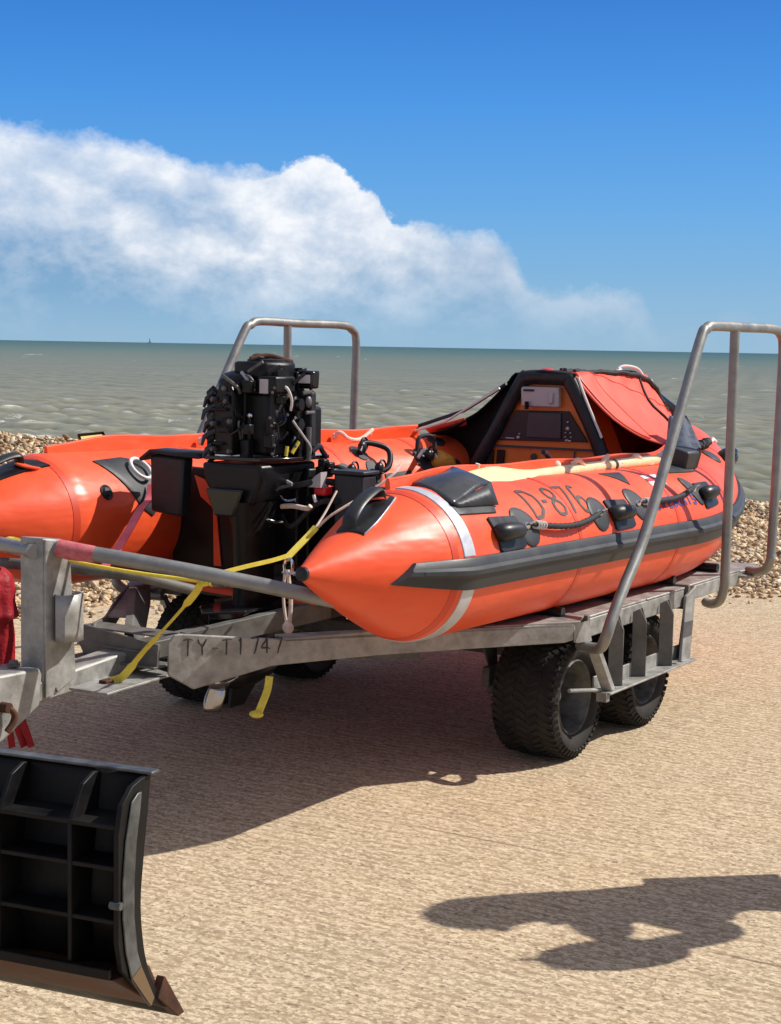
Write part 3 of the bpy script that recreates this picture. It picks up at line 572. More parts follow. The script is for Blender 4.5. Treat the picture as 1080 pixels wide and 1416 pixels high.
# carburettors and hoses
mb = MB(FE)
for z in (1.29, 1.22, 1.15):
    mb.lathe((-.58, .13, z), (0, 1, 0), [(0, .03), (.03, .03), (.035, .022), (.06, .022), (.062, .001)], 14)
mb.build('carburettor', 'black', eng)
mb = MB(FE); mb.tube([(-.56, .18, 1.33), (-.52, .20, 1.335)], .007, 8); mb.ell((-.53, .19, 1.30), (.02, .014, .022), 10); mb.tube([(-.56, .2, 1.262), (-.50, .2, 1.262)], .006, 8); mb.lathe((-.54, .2, 1.15), (0, 0, 1), [(-.06, .012), (.06, .012)], 10); mb.build('throttle_linkage', 'rim', eng)
for i, (a, b, c, d, r, m_) in enumerate([((-.62, .17, 1.235), (-.58, .20, 1.18), (-.54, .21, 1.14), (-.53, .20, 1.105), .005, 'grey'), ((-.72, -.03, 1.40), (-.74, .02, 1.37), (-.74, .02, 1.34), (-.72, .04, 1.345), .008, 'grey'), ((-.70, .06, 1.35), (-.72, .09, 1.33), (-.70, .13, 1.34), (-.66, .14, 1.30), .007, 'rubber2'),
        ((-.66, .13, 1.345), (-.66, .165, 1.35), (-.63, .17, 1.31), (-.62, .16, 1.27), .006, 'white'), ((-.79, -.08, 1.39), (-.80, -.03, 1.37), (-.79, .0, 1.35), (-.77, .0, 1.33), .007, 'rim'), ((-.5, .19, 1.12), (-.46, .2, 1.14), (-.43, .2, 1.12), (-.4, .2, 1.1), .011, 'charcoal'),
        ((-.7, -.01, 1.37), (-.73, -.0, 1.39), (-.74, .03, 1.385), (-.73, .05, 1.36), .005, 'rim')]):
    mb = MB(FE); mb.tube(crv([a, b, c, d], 6), r, 8); mb.build('engine_hose', m_, eng)
mb = MB(FE); mb.tube([(-.66, .165, 1.11), (-.655, .168, 1.145)], .008, 8); mb.tube([(-.63, .175, 1.12), (-.60, .19, 1.16)], .008, 8); mb.build('yellow_plug', 'yellow', eng)
rng2 = random.Random(4)
mb = MB(FE)
for i in range(26):
    c = (-.80+rng2.random()*.34, -.1+rng2.random()*.25, 1.12+rng2.random()*.3)
    c = (c[0], max(c[1], .10) if c[0] > -.68 else c[1], c[2]); sz = (.02+.03*rng2.random(), .02+.03*rng2.random(), .02+.05*rng2.random()); MB(FE).box(c, sz).build('engine_fitting', 'black', eng, bevel=.004)
mb = MB(FE)
for i in range(22):
    c = np.array((-.79+rng2.random()*.34, .12+rng2.random()*.07, 1.12+rng2.random()*.26)); MB(FE).lathe(c, (-.5, .85, 0), [(0, .006), (.008, .005), (.009, .001)], 8).build('small_bolt', 'rim', eng)
rc_ = random.Random(21)
for i in range(18):
    a0_ = np.array([-.82+.06*rc_.random() if i < 8 else -.74+.3*rc_.random(), -.15+.16*rc_.random() if i < 8 else .13+.05*rc_.random(), 1.13+.25*rc_.random()])
    pts_ = [a0_]
    for q_ in range(3): pts_.append(pts_[-1]+np.array([.03*rc_.uniform(-.5, 1), .035*rc_.uniform(-1, 1), .06*rc_.uniform(-1, .8)]))
    for p_ in pts_: p_[2] = min(max(p_[2], 1.11), 1.42); p_[1] = min(max(p_[1], -.19), .20)
    mb = MB(FE); mb.tube(crv(pts_, 5), .0035+.004*rc_.random(), 8); mb.build('engine_cable', ('gloss', 'black', 'rubber2', 'gloss', 'rim')[i % 5], eng)
for i in range(5):
    mb = MB(FE); z_ = 1.15+.045*i; mb.tube([(-.77, -.13, z_), (-.79, -.165-.012*(i % 2), z_-.025), (-.80, -.172-.01*(i % 2), z_-.055)], [.012, .010, .006], 8); mb.build('plug_cap', 'gloss', eng)
# midsection
mb = MB(); mb.prism([(-.78, -.16, 1.083), (-.78, .10, 1.083), (-.78, .10, 1.02), (-.78, .06, .94), (-.78, -.09, .94), (-.78, -.15, 1.02)], (.34, 0, 0)); mb.build('lower_cowl', 'black', eng, bevel=.012)
mb = MB(); mb.prism([(-.79, -.12, .995), (-.79, .045, .995), (-.79, .0, .90), (-.79, -.08, .90)], (-.02, 0, 0)); mb.build('cowl_latch_plate', 'gloss', eng, bevel=.006)
mb = MB(); rows = []
for z, a, b in ((.95, .13, .075), (.85, .11, .055), (.70, .10, .05), (.52, .11, .05)): rows.append([(-.68+a*math.cos(q), b*math.sin(q), z) for q in np.linspace(0, 2*math.pi, 21)[:-1]])
mb.grid(rows, True); mb.build('drive_shaft_housing', 'black', eng, smooth=60)
mb = MB(); mb.box((-.50, 0, .86), (.14, .22, .30)); mb.box((-.46, .11, .88), (.12, .03, .36)); mb.box((-.46, -.11, .88), (.12, .03, .36)); mb.tube([(-.5, -.17, .95), (-.5, .17, .95)], .022, 12); mb.build('clamp_bracket', 'black', eng, bevel=.008)
mb = MB(); mb.prism([(-.98, 0, .575), (-.86, .10, .575), (-.58, .09, .575), (-.50, 0, .575), (-.58, -.09, .575), (-.86, -.10, .575)], (0, 0, .010)); mb.prism([(-.94, 0, .50), (-.84, .075, .50), (-.58, .07, .50), (-.52, 0, .50), (-.58, -.07, .50), (-.84, -.075, .50)], (0, 0, .075)); mb.build('cavitation_plate', 'gloss', eng, bevel=.004)
mb = MB(); rows = []
for z, a, b in ((.53, .12, .045), (.45, .10, .03), (.38, .09, .028)): rows.append([(-.70+a*math.cos(q), b*math.sin(q), z) for q in np.linspace(0, 2*math.pi, 17)[:-1]])
mb.grid(rows, True); mb.lathe((-.85, 0, .335), (1, 0, 0), [(0, .03), (.05, .046), (.15, .05), (.26, .03), (.32, .004)], 18); mb.prism([(-.80, -.006, .33), (-.62, -.006, .33), (-.74, -.006, .225), (-.82, -.006, .225)], (0, .012, 0)); gb = mb.build('gearcase', 'black', eng, smooth=50)
mb = MB()
for k in range(3):
    a0 = R_(262+120*k); ca, sa = math.cos(a0), math.sin(a0); rows = []
    for r in np.linspace(.03, .115, 8):
        w = .030*math.sin(math.pi*min(1, (r-.01)/.122))**.55; row = []
        for q in np.linspace(-1, 1, 7):
            ang = q*w/r*.8; row.append((-.885+.026*q+.01*math.cos(r*30), r*math.cos(a0+ang), .335+r*math.sin(a0+ang)))
        rows.append(row)
    mb.grid(rows)
mb.lathe((-.93, 0, .335), (1, 0, 0), [(0, .008), (.01, .022), (.08, .03)], 16); mb.build('propeller', 'propmetal', gb, solid=.004, smooth=60)
# right hand rigging: kill switch, cables
mb = MB(); mb.box((-.54, .20, .985), (.05, .05, .03)); mb.build('kill_switch', 'redplastic', eng, bevel=.006)
mb = MB(); mb.prism([(-.58, .16, 1.0), (-.58, .215, 1.0), (-.58, .215, 1.055), (-.58, .19, 1.04)], (.04, 0, 0)); mb.build('grey_bracket', 'grey', eng)
for i, (pts, r, m_) in enumerate([([(-.62, .03, 1.045), (-.62, .12, 1.01)], .007, 'grey'), ([(-.65, .05, .94), (-.66, .08, .99), (-.65, .14, 1.01)], .006, 'rim'), ([(-.60, .20, .975), (-.60, .21, .95)], .006, 'white'), ([(-.66, .05, .88), (-.66, .08, .875), (-.66, .115, .882)], .006, 'chrome'), ([(-.64, .09, .93), (-.64, .14, .935), (-.64, .2, .93), (-.64, .215, .94)], .009, 'rope'), ([(-.55, .0, 1.02), (-.6, .1, 1.0), (-.55, .2, 1.02), (-.4, .3, 1.0)], .012, 'rubber2'), ([(-.55, .02, .9), (-.62, .12, .86), (-.58, .22, .95), (-.42, .3, .93)], .01, 'blackrope'), ([(-.4, .15, 1.05), (-.45, .21, 1.06), (-.42, .27, 1.03), (-.36, .3, .98)], .014, 'blackrope'), ([(-.66, .10, .97), (-.66, .12, .955), (-.65, .16, .96)], .004, 'chrome')]):
    mb = MB(); mb.tube(crv(pts, 5), r, 8); mb.build('control_cable', m_, eng)
mb = MB(); rr2 = random.Random(9)
for i in range(14): mb.box((-.5+.1*rr2.random(), .12+.12*rr2.random(), .95+.14*rr2.random()), (.03+.04*rr2.random(), .03, .02+.03*rr2.random()))
mb.build('steering_arm', 'black', eng, bevel=.005)
# ================================================================== TRAILER
trl = root('boat_trailer', (0, 0, 0), 'galvanised steel launching trailer with twin axles and tube hoops carrying the orange lifeboat', 'boat trailer')
HUBT = .785
def make_wheel():
    mb = MB(); Rw = .23; hw = .125
    prof = [(-.10, .135), (-.12, .16), (-hw, .185), (-.118, .212), (-.095, .222), (0, .225), (.095, .222), (.118, .212), (hw, .185), (.12, .16), (.10, .135), (0, .132)]
    mb.lathe((0, 0, 0), (0, 1, 0), prof, 64, closed=True)
    wt = MB()
    wh = None
    nb = 46
    for k in range(nb):
        for j, (t, ln, ang) in enumerate(((-.095, .055, .5), (-.048, .045, -.5), (0, .045, .5), (.048, .045, -.5), (.095, .055, .5))):
            a = 2*math.pi*(k+.5*(j % 2))/nb; er = np.array([math.cos(a), 0, math.sin(a)]); et = np.array([-math.sin(a), 0, math.cos(a)]); ey = np.array([0, 1, 0])
            d1 = ey*math.cos(ang)+et*math.sin(ang); d2 = -ey*math.sin(ang)+et*math.cos(ang)
            mb.box(er*(.2245 if abs(t) < .09 else .2195)+ey*t, (ln*.9, .014, .010), np.array([d1, d2, er]))
        for sg in (-1, 1):
            a = 2*math.pi*k/nb; er = np.array([math.cos(a), 0, math.sin(a)]); et = np.array([-math.sin(a), 0, math.cos(a)]); ey = np.array([0, 1, 0])
            mb.box(er*.204+ey*sg*.124, (.026, .015, .008), np.array([unit(er-ey*sg*.6), et, unit(ey*sg+er*.6)]))
    return mb
WPROTO = None
def wheel(s, side):
    global WPROTO
    w = W((s+.05, .82 if side > 0 else -.765, .23))
    if WPROTO is None:
        r = Matrix.Rotation(R_(90)-th, 3, 'Z')
        def loc(p): q = A*p[0]+RR*p[1]; return np.array([q[0], q[1], p[2]])
        t = make_wheel(); t.fr = loc
        hub = MB(loc); hub.lathe((0, 0, 0), (0, 1, 0), [(-.10, .14), (.106, .14), (.112, .136), (.106, .130), (.03, .122), (-.05, .108), (-.06, .055), (-.045, .05), (-.045, .001)], 40)
        rim = hub
        tyre = MB(loc); tyre.v, tyre.f = t.v, t.f
        cap = MB(loc); cap.lathe((0, 0, 0), (0, 1, 0), [(-.05, .036), (.03, .034), (.042, .027), (.044, .001)], 20)
        for k in range(5):
            a = 2*math.pi*(k+.5)/5; er = np.array([math.cos(a), 0, math.sin(a)]); et = np.array([-math.sin(a), 0, math.cos(a)]); cap.box(er*.075+np.array([0, -.03, 0]), (.075, .028, .03), np.array([unit(er+np.array([0, .3, 0])), et, [0, 1, 0]]))
        for k in range(5):
            a = 2*math.pi*k/5; cap.lathe((.052*math.cos(a)*1.3, 0, .052*math.sin(a)*1.3), (0, 1, 0), [(-.04, .008), (-.01, .008), (-.006, .004)], 8)
        # wheel object: hub disc as the part, tyre and hub_cap as sub-parts
        ho = rim.build('wheel', 'rim', None); to = tyre.build('tyre', 'tyre', None); co = cap.build('hub_cap', 'rim', None)
        for q in (to, co): q.parent = ho
        WPROTO = (ho, [to, co]); o = ho
    else:
        o = WPROTO[0].copy(); COL.objects.link(o)
        for q in WPROTO[1]:
            c = q.copy(); COL.objects.link(c); c.parent = o
    o.parent = trl; o.location = Vector(w-O)
    o.rotation_euler = (0, 0, 0 if side > 0 else math.pi)
    return o
for side in (1, -1):
    for s in (0., .66): wheel(s, side)
# --- side decks
for side in (1, -1):
    mb = MB()
    def bx(a, b, t0, t1, z0, z1): mb.box(((a+b)/2, side*(t0+t1)/2, (z0+z1)/2), (b-a, t1-t0, z1-z0))
    bx(.045, .60, .66, .97, .525, .535); bx(.045, 1.0, .962, .97, .455, .5245)
    bx(.602, 1.0, .66, .972, .524, .534); bx(1.03, 1.66, .68, .97, .528, .538); bx(1.03, 1.66, .962, .97, .47, .5275)
    bx(.045, 1.66, .66, .668, .45, .5235)
    mb.build('side_deck', 'steel', trl, bevel=.004)
    for qa in (1.003, .02):
        mb = MB(); bx(qa, qa+.023, .64, .985, .44, .543); mb.build('deck_rib', 'steel3', trl, bevel=.003)
    mb = MB(); mb.prism([(1.66, side*.70, .52), (1.66, side*.97, .52), (1.86, side*1.0, .52), (1.95, side*.92, .52), (1.9, side*.72, .52)], (0, 0, .012)); mb.prism([(1.64, side*.955, .50), (1.64, side*1.02, .50), (1.9, side*1.03, .50), (1.9, side*.985, .50)], (0, 0, .014)); mb.build('deck_tongue', 'steel', trl, bevel=.003)
    # guard: bottom rail (L angle) + uprights
    mb = MB(); mb.box((.54, side*1.01, .245), (.86, .07, .008)); mb.box((.54, side*.973, .275), (.86, .008, .055)); gr = mb.build('guard_rail', 'steel', trl, bevel=.002)
    for s in (.15, .20, .8, .86):
        mb = MB(); mb.lathe((s, side*1.015, .2495), (0, 0, 1), [(0, .010), (.0015, .010), (.0016, .001)], 12); mb.build('bolt_hole', 'weld', gr)
    for s in (.26, .48, .75):
        mb = MB()
        mb.prism([(s-.028, side*.976, .25), (s+.002, side*1.022, .25), (s+.002, side*1.022, .46), (s-.012, side*1.0, .515), (s-.028, side*.976, .50)], (.005, 0, 0))
        mb.prism([(s+.002, side*1.022, .25), (s+.032, side*.976, .25), (s+.032, side*.976, .50), (s+.02, side*.995, .515), (s+.002, side*1.022, .46)], (.005, 0, 0))
        mb.build('guard_upright', 'steel3' if side > 0 else 'steel3', gr, bevel=.002)
    mb = MB(); mb.prism([(.13, side*1.0, .25), (.145, side*1.035, .25), (.03, side*1.02, .43), (.015, side*.985, .43)], (.03, 0, .004)); mb.build('guard_brace', 'steel', gr, bevel=.002)
    mb = MB(); mb.prism([(.88, side*1.0, .245), (.955, side*1.01, .245), (1.045, side*.99, .535), (.975, side*.976, .50)], (0, side*.012, 0)); mb.prism([(.955, side*1.01, .245), (.965, side*.96, .25), (1.05, side*.955, .53), (1.045, side*.99, .535)], (.006, 0, 0)); mb.build('guard_brace', 'steel', gr, bevel=.002)
    mb = MB(); mb.tube([(-.12, side*.985, .29), (.12, side*1.0, .255)], .007, 8); mb.box((.115, side*1.012, .232), (.03, .04, .035)); mb.build('stay_rod', 'steel', gr)
    # hoop
    T = side*1.13; mb = MB()
    k = 0 if side > 0 else .08
    k2 = 0 if side > 0 else .10
    main = crv([(-.01, side*.97, .44), (-.04, side*1.03, .438), (-.09, side*1.09, .455), (-.122, side*1.124, .505), (-.09+k2, T, .565), (.0+k2, T, .66), (.18+k2, T, .84), (.44+k2, T, 1.22), (.66+k*1.3, T, 1.545), (.72+k*1.3, T, 1.59), (.80+k*1.3, T, 1.608 if side < 0 else 1.603), (1.15+k, T, 1.604), (1.50+k, T, 1.604), (1.60+k, T, 1.585), (1.645+k, T, 1.53), (1.64+k, T, 1.3), (1.615+k, T, .90), (1.60, T, .66), (1.59, T, .60), (1.62, side*1.10, .555), (1.68, side*1.04, .53), (1.74, side*.98, .525)], 7)
    mb.tube(main, .0205, 14, sq=(1, 1)); ho = mb.build('guard_hoop', 'steel2', trl, smooth=60)
    mb = MB(); mb.tube(crv([(1.04+k, T, 1.59), (1.035+k, T, 1.1), (1.03, T, .64), (1.04, side*1.125, .55), (1.09, side*1.09, .48), (1.16, side*1.03, .45), (1.22, side*.98, .445)], 7), .0195, 14); mb.build('hoop_strut', 'steel2', ho, smooth=60)
    mb = MB(); mb.box((-.005, side*.985, .445), (.03, .03, .06)); mb.build('hoop_socket', 'steel', ho, bevel=.004)
    # A frame arm
    mb = MB(); p0 = np.array([-1.40, .13*side]); p1 = np.array([-.10, 1.035*side]); d = unit(p1-p0); nv = np.array([-d[1], d[0]])*(-side if side > 0 else 1)
    nv = np.array([d[1], -d[0]]); nv = nv if nv[0] > 0 else -nv     # thickness towards the bow
    def PA(u, z): q = p0+d*u; return (q[0], q[1], z)
    poly = [PA(.055, .445), PA(.14, .394), PA(.41, .455), PA(.78, .468), PA(1.10, .470), PA(1.50, .470), PA(1.535, .478), PA(1.535, .535), PA(1.10, .542), PA(.77, .555), PA(.44, .542), PA(.10, .577), PA(.075, .575), PA(.055, .55)]
    mb.prism(poly, (nv[0]*.012, nv[1]*.012, 0)); ap = mb.build('frame_arm', 'steel' if side > 0 else 'steel3', trl, bevel=.004)
    mb = MB(); mb.prism([PA(.45, .542), PA(1.53, .536), (PA(1.53, 0)[0]+.10*nv[0], PA(1.53, 0)[1]+.1*nv[1], .536), (PA(.45, 0)[0]+.10*nv[0], PA(.45, 0)[1]+.1*nv[1], .542)], (0, 0, -.008)); mb.build('arm_flange', 'steel', ap)
    mb = MB(); mb.prism([PA(1.535, .47), PA(1.535, .535), (-.02, side*1.0, .53), (.01, side*1.0, .45), (-.04, side*.98, .45)], (.02, 0, 0)); mb.prism([(-.42, side*.80, .537), (-.12, side*1.02, .537), (.02, side*.97, .537), (.02, side*.66, .537), (-.42, side*.66, .537)], (0, 0, .007)); mb.build('corner_plate', 'steel', ap, bevel=.002)
    if side > 0:
        mb = MB()
        TT = {'T': [[(0, 1), (1, 1)], [(.5, 1), (.45, 0)]], 'Y': [[(0, 1), (.45, .5), (.9, 1)], [(.45, .5), (.48, 0)]], '-': [[(.1, .5), (.8, .42)]], '1': [[(.5, 1), (.45, 0)], [(.5, 1), (.3, .85)]], '4': [[(.6, 1), (0, .35), (.9, .35)], [(.6, 1), (.6, 0)]], '7': [[(0, 1), (.8, 1), (.35, 0)]]}
        u = .105
        for ch, du in (('T', .048), ('Y', .045), ('-', .036), ('T', .048), ('1', .050), ('7', .036), ('4', .045), ('7', .05)):
            zz = .488+.02*(1-u*1.4)
            for stt in TT[ch]:
                for (xa, ya), (xb, yb) in zip(stt[:-1], stt[1:]):
                    q = [np.array(PA(u+x*.032, zz+y*.052)) - np.array([nv[0], nv[1], 0])*.001 for x, y in ((xa, ya), (xb, yb))]
                    jj = np.array([0, 0, 1])*.0022; mb.tube([q[0]+jj*rng.normal(), q[0]*.66+q[1]*.34+jj*rng.normal(), q[0]*.33+q[1]*.67+jj*rng.normal(), q[1]+jj*rng.normal()], [.0022, .0032, .0026, .0020], 6)
            u += du
        mb.build('welded_lettering', 'weld', ap)
# cross members
for s in (.06, .62, 1.2, 1.6):
    mb = MB(); mb.box((s, 0, .48), (.06, 1.31, .05)); mb.build('cross_member', 'steel3', trl, bevel=.003)
for s in (-.06, .46, 1.0, 1.5):
    mb = MB(); mb.tube([(s, .925, .558), (s, .45, .556), (s, -.45, .556), (s, -.925, .558)], .019, 14); mb.build('support_roller', 'rubber2', trl)
mb = MB(); mb.bar((-1.3, 0, .50), (.1, 0, .50), .08, .06); mb.build('spine_beam', 'steel3', trl, bevel=.004)
mb = MB(); mb.box((.33, 0, .33), (.06, 1.24, .06)); mb.build('axle_beam', 'steel3', trl, bevel=.004)
for side in (1, -1):
    mb = MB(); mb.box((.33, side*.62, .29), (.80, .03, .07)); mb.bar((.33, side*.62, .3), (.33, side*.62, .47), .05, .05, (1, 0, 0)); mb.tube([(0, side*.60, .23), (0, side*.78, .23)], .02, 10); mb.tube([(.66, side*.60, .23), (.66, side*.78, .23)], .02, 10)
    mb.prism([(-.12, side*.60, .47), (.03, side*.60, .25), (.06, side*.60, .25), (.02, side*.60, .47)], (0, side*.01, 0)); mb.build('walking_beam', 'steel3', trl, bevel=.003)
# channel at the apex, base plate, drawbar
mb = MB(); mb.prism([(-1.35, -.225, .515), (-1.345, -.205, .572), (-1.38, .14, .545), (-1.385, .14, .47), (-1.35, -.2, .475)], (.012, 0, 0)); mb.box((-1.35, -.04, .472), (.10, .36, .007)); mb.box((-1.30, -.05, .565), (.10, .34, .006)); mb.box((-1.38, -.03, .515), (.006, .34, .006)); mb.build('apex_channel', 'steel3', trl, bevel=.002)
mb = MB(); mb.prism([(-1.66, .02, .432), (-1.655, .17, .432), (-1.30, .135, .432), (-1.24, -.04, .432)], (0, 0, .008)); mb.build('base_plate', 'steel', trl, bevel=.002)
mb = MB(); mb.prism([(-2.15, 0, .36), (-1.78, 0, .405), (-1.385, 0, .43), (-1.30, 0, .44), (-1.30, 0, .505), (-1.385, 0, .505), (-1.74, 0, .475), (-2.15, 0, .44)], (0, -.10, 0)); mb.build('drawbar', 'steel', trl, bevel=.008)
mb = MB(); mb.prism([(-2.40, .02, .20), (-2.10, .02, .26), (-1.93, .02, .33), (-1.785, .02, .405), (-1.775, .02, .50), (-1.785, .02, .52), (-1.93, .02, .523), (-2.40, .02, .53)], (0, -.14, 0)); hb = mb.build('hitch_block', 'steel', trl, bevel=.008)
mb = MB()
for s in (-1.83, -1.93):
    mb.lathe((s, -.045, .527), (0, 0, 1), [(0, .022), (.006, .022), (.0065, .014), (.016, .014), (.018, .008)], 6)
mb.build('hex_bolt', 'rim', hb)
mb = MB(); mb.tube([(-1.945, .01, .43), (-1.945, .05, .43)], .016, 12); mb.tube(crv([(-1.94, .04, .43), (-1.925, .05, .41), (-1.93, .05, .385), (-1.95, .045, .36)], 5), .010, 10); mb.build('hitch_pin', 'rust', hb)
# post
mb = MB(); mb.prism([(-1.75, -.095, .46), (-1.66, -.095, .46), (-1.66, -.095, .898), (-1.75, -.095, .908)], (0, .095, 0)); po = mb.build('bow_post', 'steel', trl, bevel=.006)
mb = MB(); mb.prism([(-1.748, .0005, .42), (-1.715, .0005, .425), (-1.705, .0005, .447), (-1.695, .0005, .43), (-1.615, .0005, .465), (-1.64, .0005, .86), (-1.66, .0005, .892), (-1.748, .0005, .905)], (0, .008, 0)); mb.build('post_gusset', 'steel', po, bevel=.002)
mb = MB()
rows = [[(-1.705, .010, z), (-1.725, .03, z), (-1.715, .055, z), (-1.68, .068, z), (-1.64, .058, z), (-1.62, .03, z), (-1.625, .012, z)] for z in (.59, .62, .68, .735)]
mb.grid(rows).build('half_socket', 'steel', po, solid=.006)
mb = MB(); mb.lathe((-1.7505, -.045, .865), (-1, 0, 0), [(0, .007), (.001, .007), (.0011, .0005)], 12); mb.build('pin_hole', 'weld', po)
# restraint arms (tubes from the post to each side)
pts = crv([(-1.70, .0, .875), (-1.6, .20, .846), (-1.42, .52, .785), (-1.31, .71, .742), (-1.27, .765, .73)], 6)
mb = MB(); mb.tube(pts, .023, 14); ar = mb.build('restraint_arm', 'steel2', trl, smooth=60)
mb = MB(); mb.tube([(-1.695, .01, .875), (-1.68, .045, .868), (-1.655, .09, .861), (-1.645, .11, .858)], [.028, .029, .027, .0265], 12); mb.build('tape_wrap', 'redtape', ar, smooth=60)
mb = MB(); mb.tube([(-1.76, -.03, .868), (-1.6, -.326, .853), (-1.42, -.60, .80), (-1.2, -.85, .72)], .023, 14); mb.build('restraint_arm', 'steel2', trl, smooth=60)
mb = MB(); mb.tube([(-1.62, -.32, .795), (-1.55, -.08, .792), (-1.42, .10, .765), (-1.2, .14, .70)], .018, 12); mb.build('lower_restraint_arm', 'steel3', trl, smooth=60)
mb = MB(); mb.tube([(-1.60, -.285, .853), (-1.62, -.24, .856)], .027, 12); mb.build('yellow_tape', 'yellow', ar)
# dark struts rising to port under the hull
mb = MB(); mb.prism([(-1.30, -.07, .55), (-.75, -.52, .60), (-.45, -.70, .56), (-.45, -.70, .48), (-1.25, -.07, .48)], (.02, .02, 0)); mb.bar((-1.1, .02, .50), (-.5, .2, .56), .04, .07); mb.bar((-.95, -.3, .42), (-.35, .5, .42), .04, .06); mb.build('motor_cradle', 'steel3', trl, bevel=.003)
mb = MB(); mb.bar((-.62, .33, .47), (-.62, .33, .62), .02, .06); mb.bar((-.95, .16, .47), (-.95, .16, .56), .015, .04); mb.build('cradle_bracket', 'steel', trl)
# ================================================================== STRAPS AND SHACKLES
def straps(name, label, pts, w, m, dirs, th_=.003, sm=6, par=None):
    mb = MB(); mb.strap(crv(pts, sm), w, th_, dirs); o = mb.build(name, m, par, smooth=60)
    if par is None: tag(o, label, 'strap')
    return o
rp = root('tie_down_strap', (-1.52, .07, .44), 'yellow webbing strap rising from the flat base plate to a knot under the tube arm', 'strap')
kn = (-1.44, .37, .775)
n1 = len(crv([0, 1, 2, 3], 6)) if False else None
straps('webbing', '', [(-1.52, .07, .443), (-1.50, .10, .46), (-1.49, .16, .53), (-1.49, .21, .58), (-1.47, .27, .65), (-1.44, .33, .73), (-1.44, .36, .772)], .026, 'yellow', [(.6, .8, .2)]*10+[(.9, .35, .2)]*10+[(1, .05, .3)]*8+[(.7, .6, .3)]*9, par=rp)
mb = MB(); mb.ell(kn, (.02, .022, .015), 10); mb.tube([(-1.42, .34, .78), (-1.44, .40, .772)], .010, 8); mb.build('knot', 'yellow', rp)
mb = MB(); mb.box((-1.53, .062, .444), (.05, .03, .012)); mb.build('strap_hook', 'rust', rp, bevel=.003)
mb = MB(); mb.tube(crv([(-1.66, -.02, .84), (-1.62, .05, .822), (-1.55, .18, .80), (-1.44, .36, .775)], 6), .006, 8); mb.build('tail', 'yellow', rp)
sh = root('rope_clamp', (-1.42, .42, .77), 'shiny steel ratchet clamp at the end of the yellow strap knot', 'clamp')
mb = MB(); mb.tube([(-1.43, .39, .775), (-1.41, .43, .775), (-1.385, .50, .765)], [.016, .014, .006], 10); mb.box((-1.41, .43, .778), (.04, .02, .03)); mb.build('clamp_body', 'rim', sh, bevel=.003)
mb = MB()
for i in range(4): mb.lathe((-1.425+.012*i, .40+.018*i, .785), (.3, .6, .2), [(0, .012), (.007, .012)], 10)
mb.build('clamp_jaw', 'chrome', sh)
y2 = root('lashing_strap', (-.9, .3, .55), 'yellow strap and cord lashed near the tip of the near orange cone', 'strap')
straps('webbing', '', [(-1.22, .25, .765), (-1.10, .28, .78), (-.98, .30, .79), (-.90, .31, .80)], .014, 'yellow', (0, 0, 1), par=y2)
straps('webbing', '', [(-.91, .30, .785), (-.86, .31, .82), (-.80, .32, .86), (-.775, .33, .885)], .022, 'yellow', (0, .8, -.6), .006, par=y2)
mb = MB(); mb.tube(crv([(-.775, .33, .885), (-.72, .33, .93), (-.67, .33, .98), (-.65, .33, 1.0)], 4), .004, 6); mb.tube(crv([(-.77, .335, .885), (-.75, .38, .93), (-.64, .45, 1.0), (-.56, .50, 1.06), (-.5, .5, 1.10)], 5), .005, 6); mb.build('tie_cord', 'rope', y2)
mb = MB(); mb.tube(crv([(-.905, .305, .75), (-.905, .32, .65), (-.905, .315, .56)], 4), .007, 8); mb.tube(crv([(-.905, .295, .75), (-.905, .29, .65), (-.905, .305, .56)], 4), .005, 8); mb.ell((-.905, .31, .555), (.015, .022, .022), 10); mb.build('hanging_cord', 'rope', y2)
straps('loose_end', '', [(-1.19, .44, .45), (-1.20, .44, .41), (-1.21, .43, .37), (-1.22, .42, .335)], .026, 'yellow', (.1, 1, 0), par=y2)
mb = MB(); mb.ell((-1.225, .415, .33), (.02, .026, .012), 10); mb.build('strap_knot', 'yellow', y2)
sk = root('shackle', (-.9, .31, .78), 'small bright shackle joining the yellow strap and the hanging cord', 'shackle')
c = np.array((-.905, .31, .762)); mb = MB(); mb.tube(crv([c+(0, -.014, -.02), c+(0, -.016, .01), c+(0, 0, .028), c+(0, .016, .01), c+(0, .014, -.02)], 5), .006, 8); mb.build('bow', 'chrome', sk)
mb = MB(); mb.tube([c+(0, -.024, -.022), c+(0, .024, -.022)], .006, 8); mb.ell(c+(0, .026, -.022), (.009, .009, .009), 8); mb.build('pin', 'chrome', sk)
straps('pink_strap', 'faded pink strap hanging in a loop from the ring on the far tube', [surf(-.60, 150, .03, -1), surf(-.66, 162, .05, -1), (-.80, -.42, .90), (-1.0, -.30, .856), (-1.112, -.28, .77), (-1.18, -.28, .728), (-1.25, -.29, .722), (-1.29, -.29, .755), (-1.30, -.27, .80)], .034, 'pink', (.4, 1, .2))
# red cloth bag hanging from hitch
rc = root('red_cloth', (-2.1, .0, .55), 'red cloth bundle hanging beside the trailer hitch at the left edge', 'cloth')
mb = MB(); rows = []
cb = W((-1.95, -.14, .0))
for z, r in ((.80, .012), (.79, .04), (.77, .06), (.73, .072), (.69, .07), (.655, .08), (.64, .084), (.628, .066), (.58, .072), (.50, .07), (.44, .06)):
    rows.append([(-1.70+r*math.cos(q)*(1+.09*math.sin(5*q+z*22)), -.265+r*math.sin(q)*(1+.08*math.sin(7*q+z*14)), z) for q in np.linspace(0, 2*math.pi, 41)[:-1]])
mb.grid(rows, True); mb.build('bundle', 'red', rc, smooth=80)
mb = MB()
for i in range(3):
    x0 = -1.74+.02*i; mb.strap(crv([(x0, -.20, .46), (x0+.01, -.19+.004*i, .38), (x0+.02, -.175+.012*i, .31), (x0+.03+.01*(i % 2), -.17+.022*i, .235)], 5), .022, .004, (1, .3, 0))
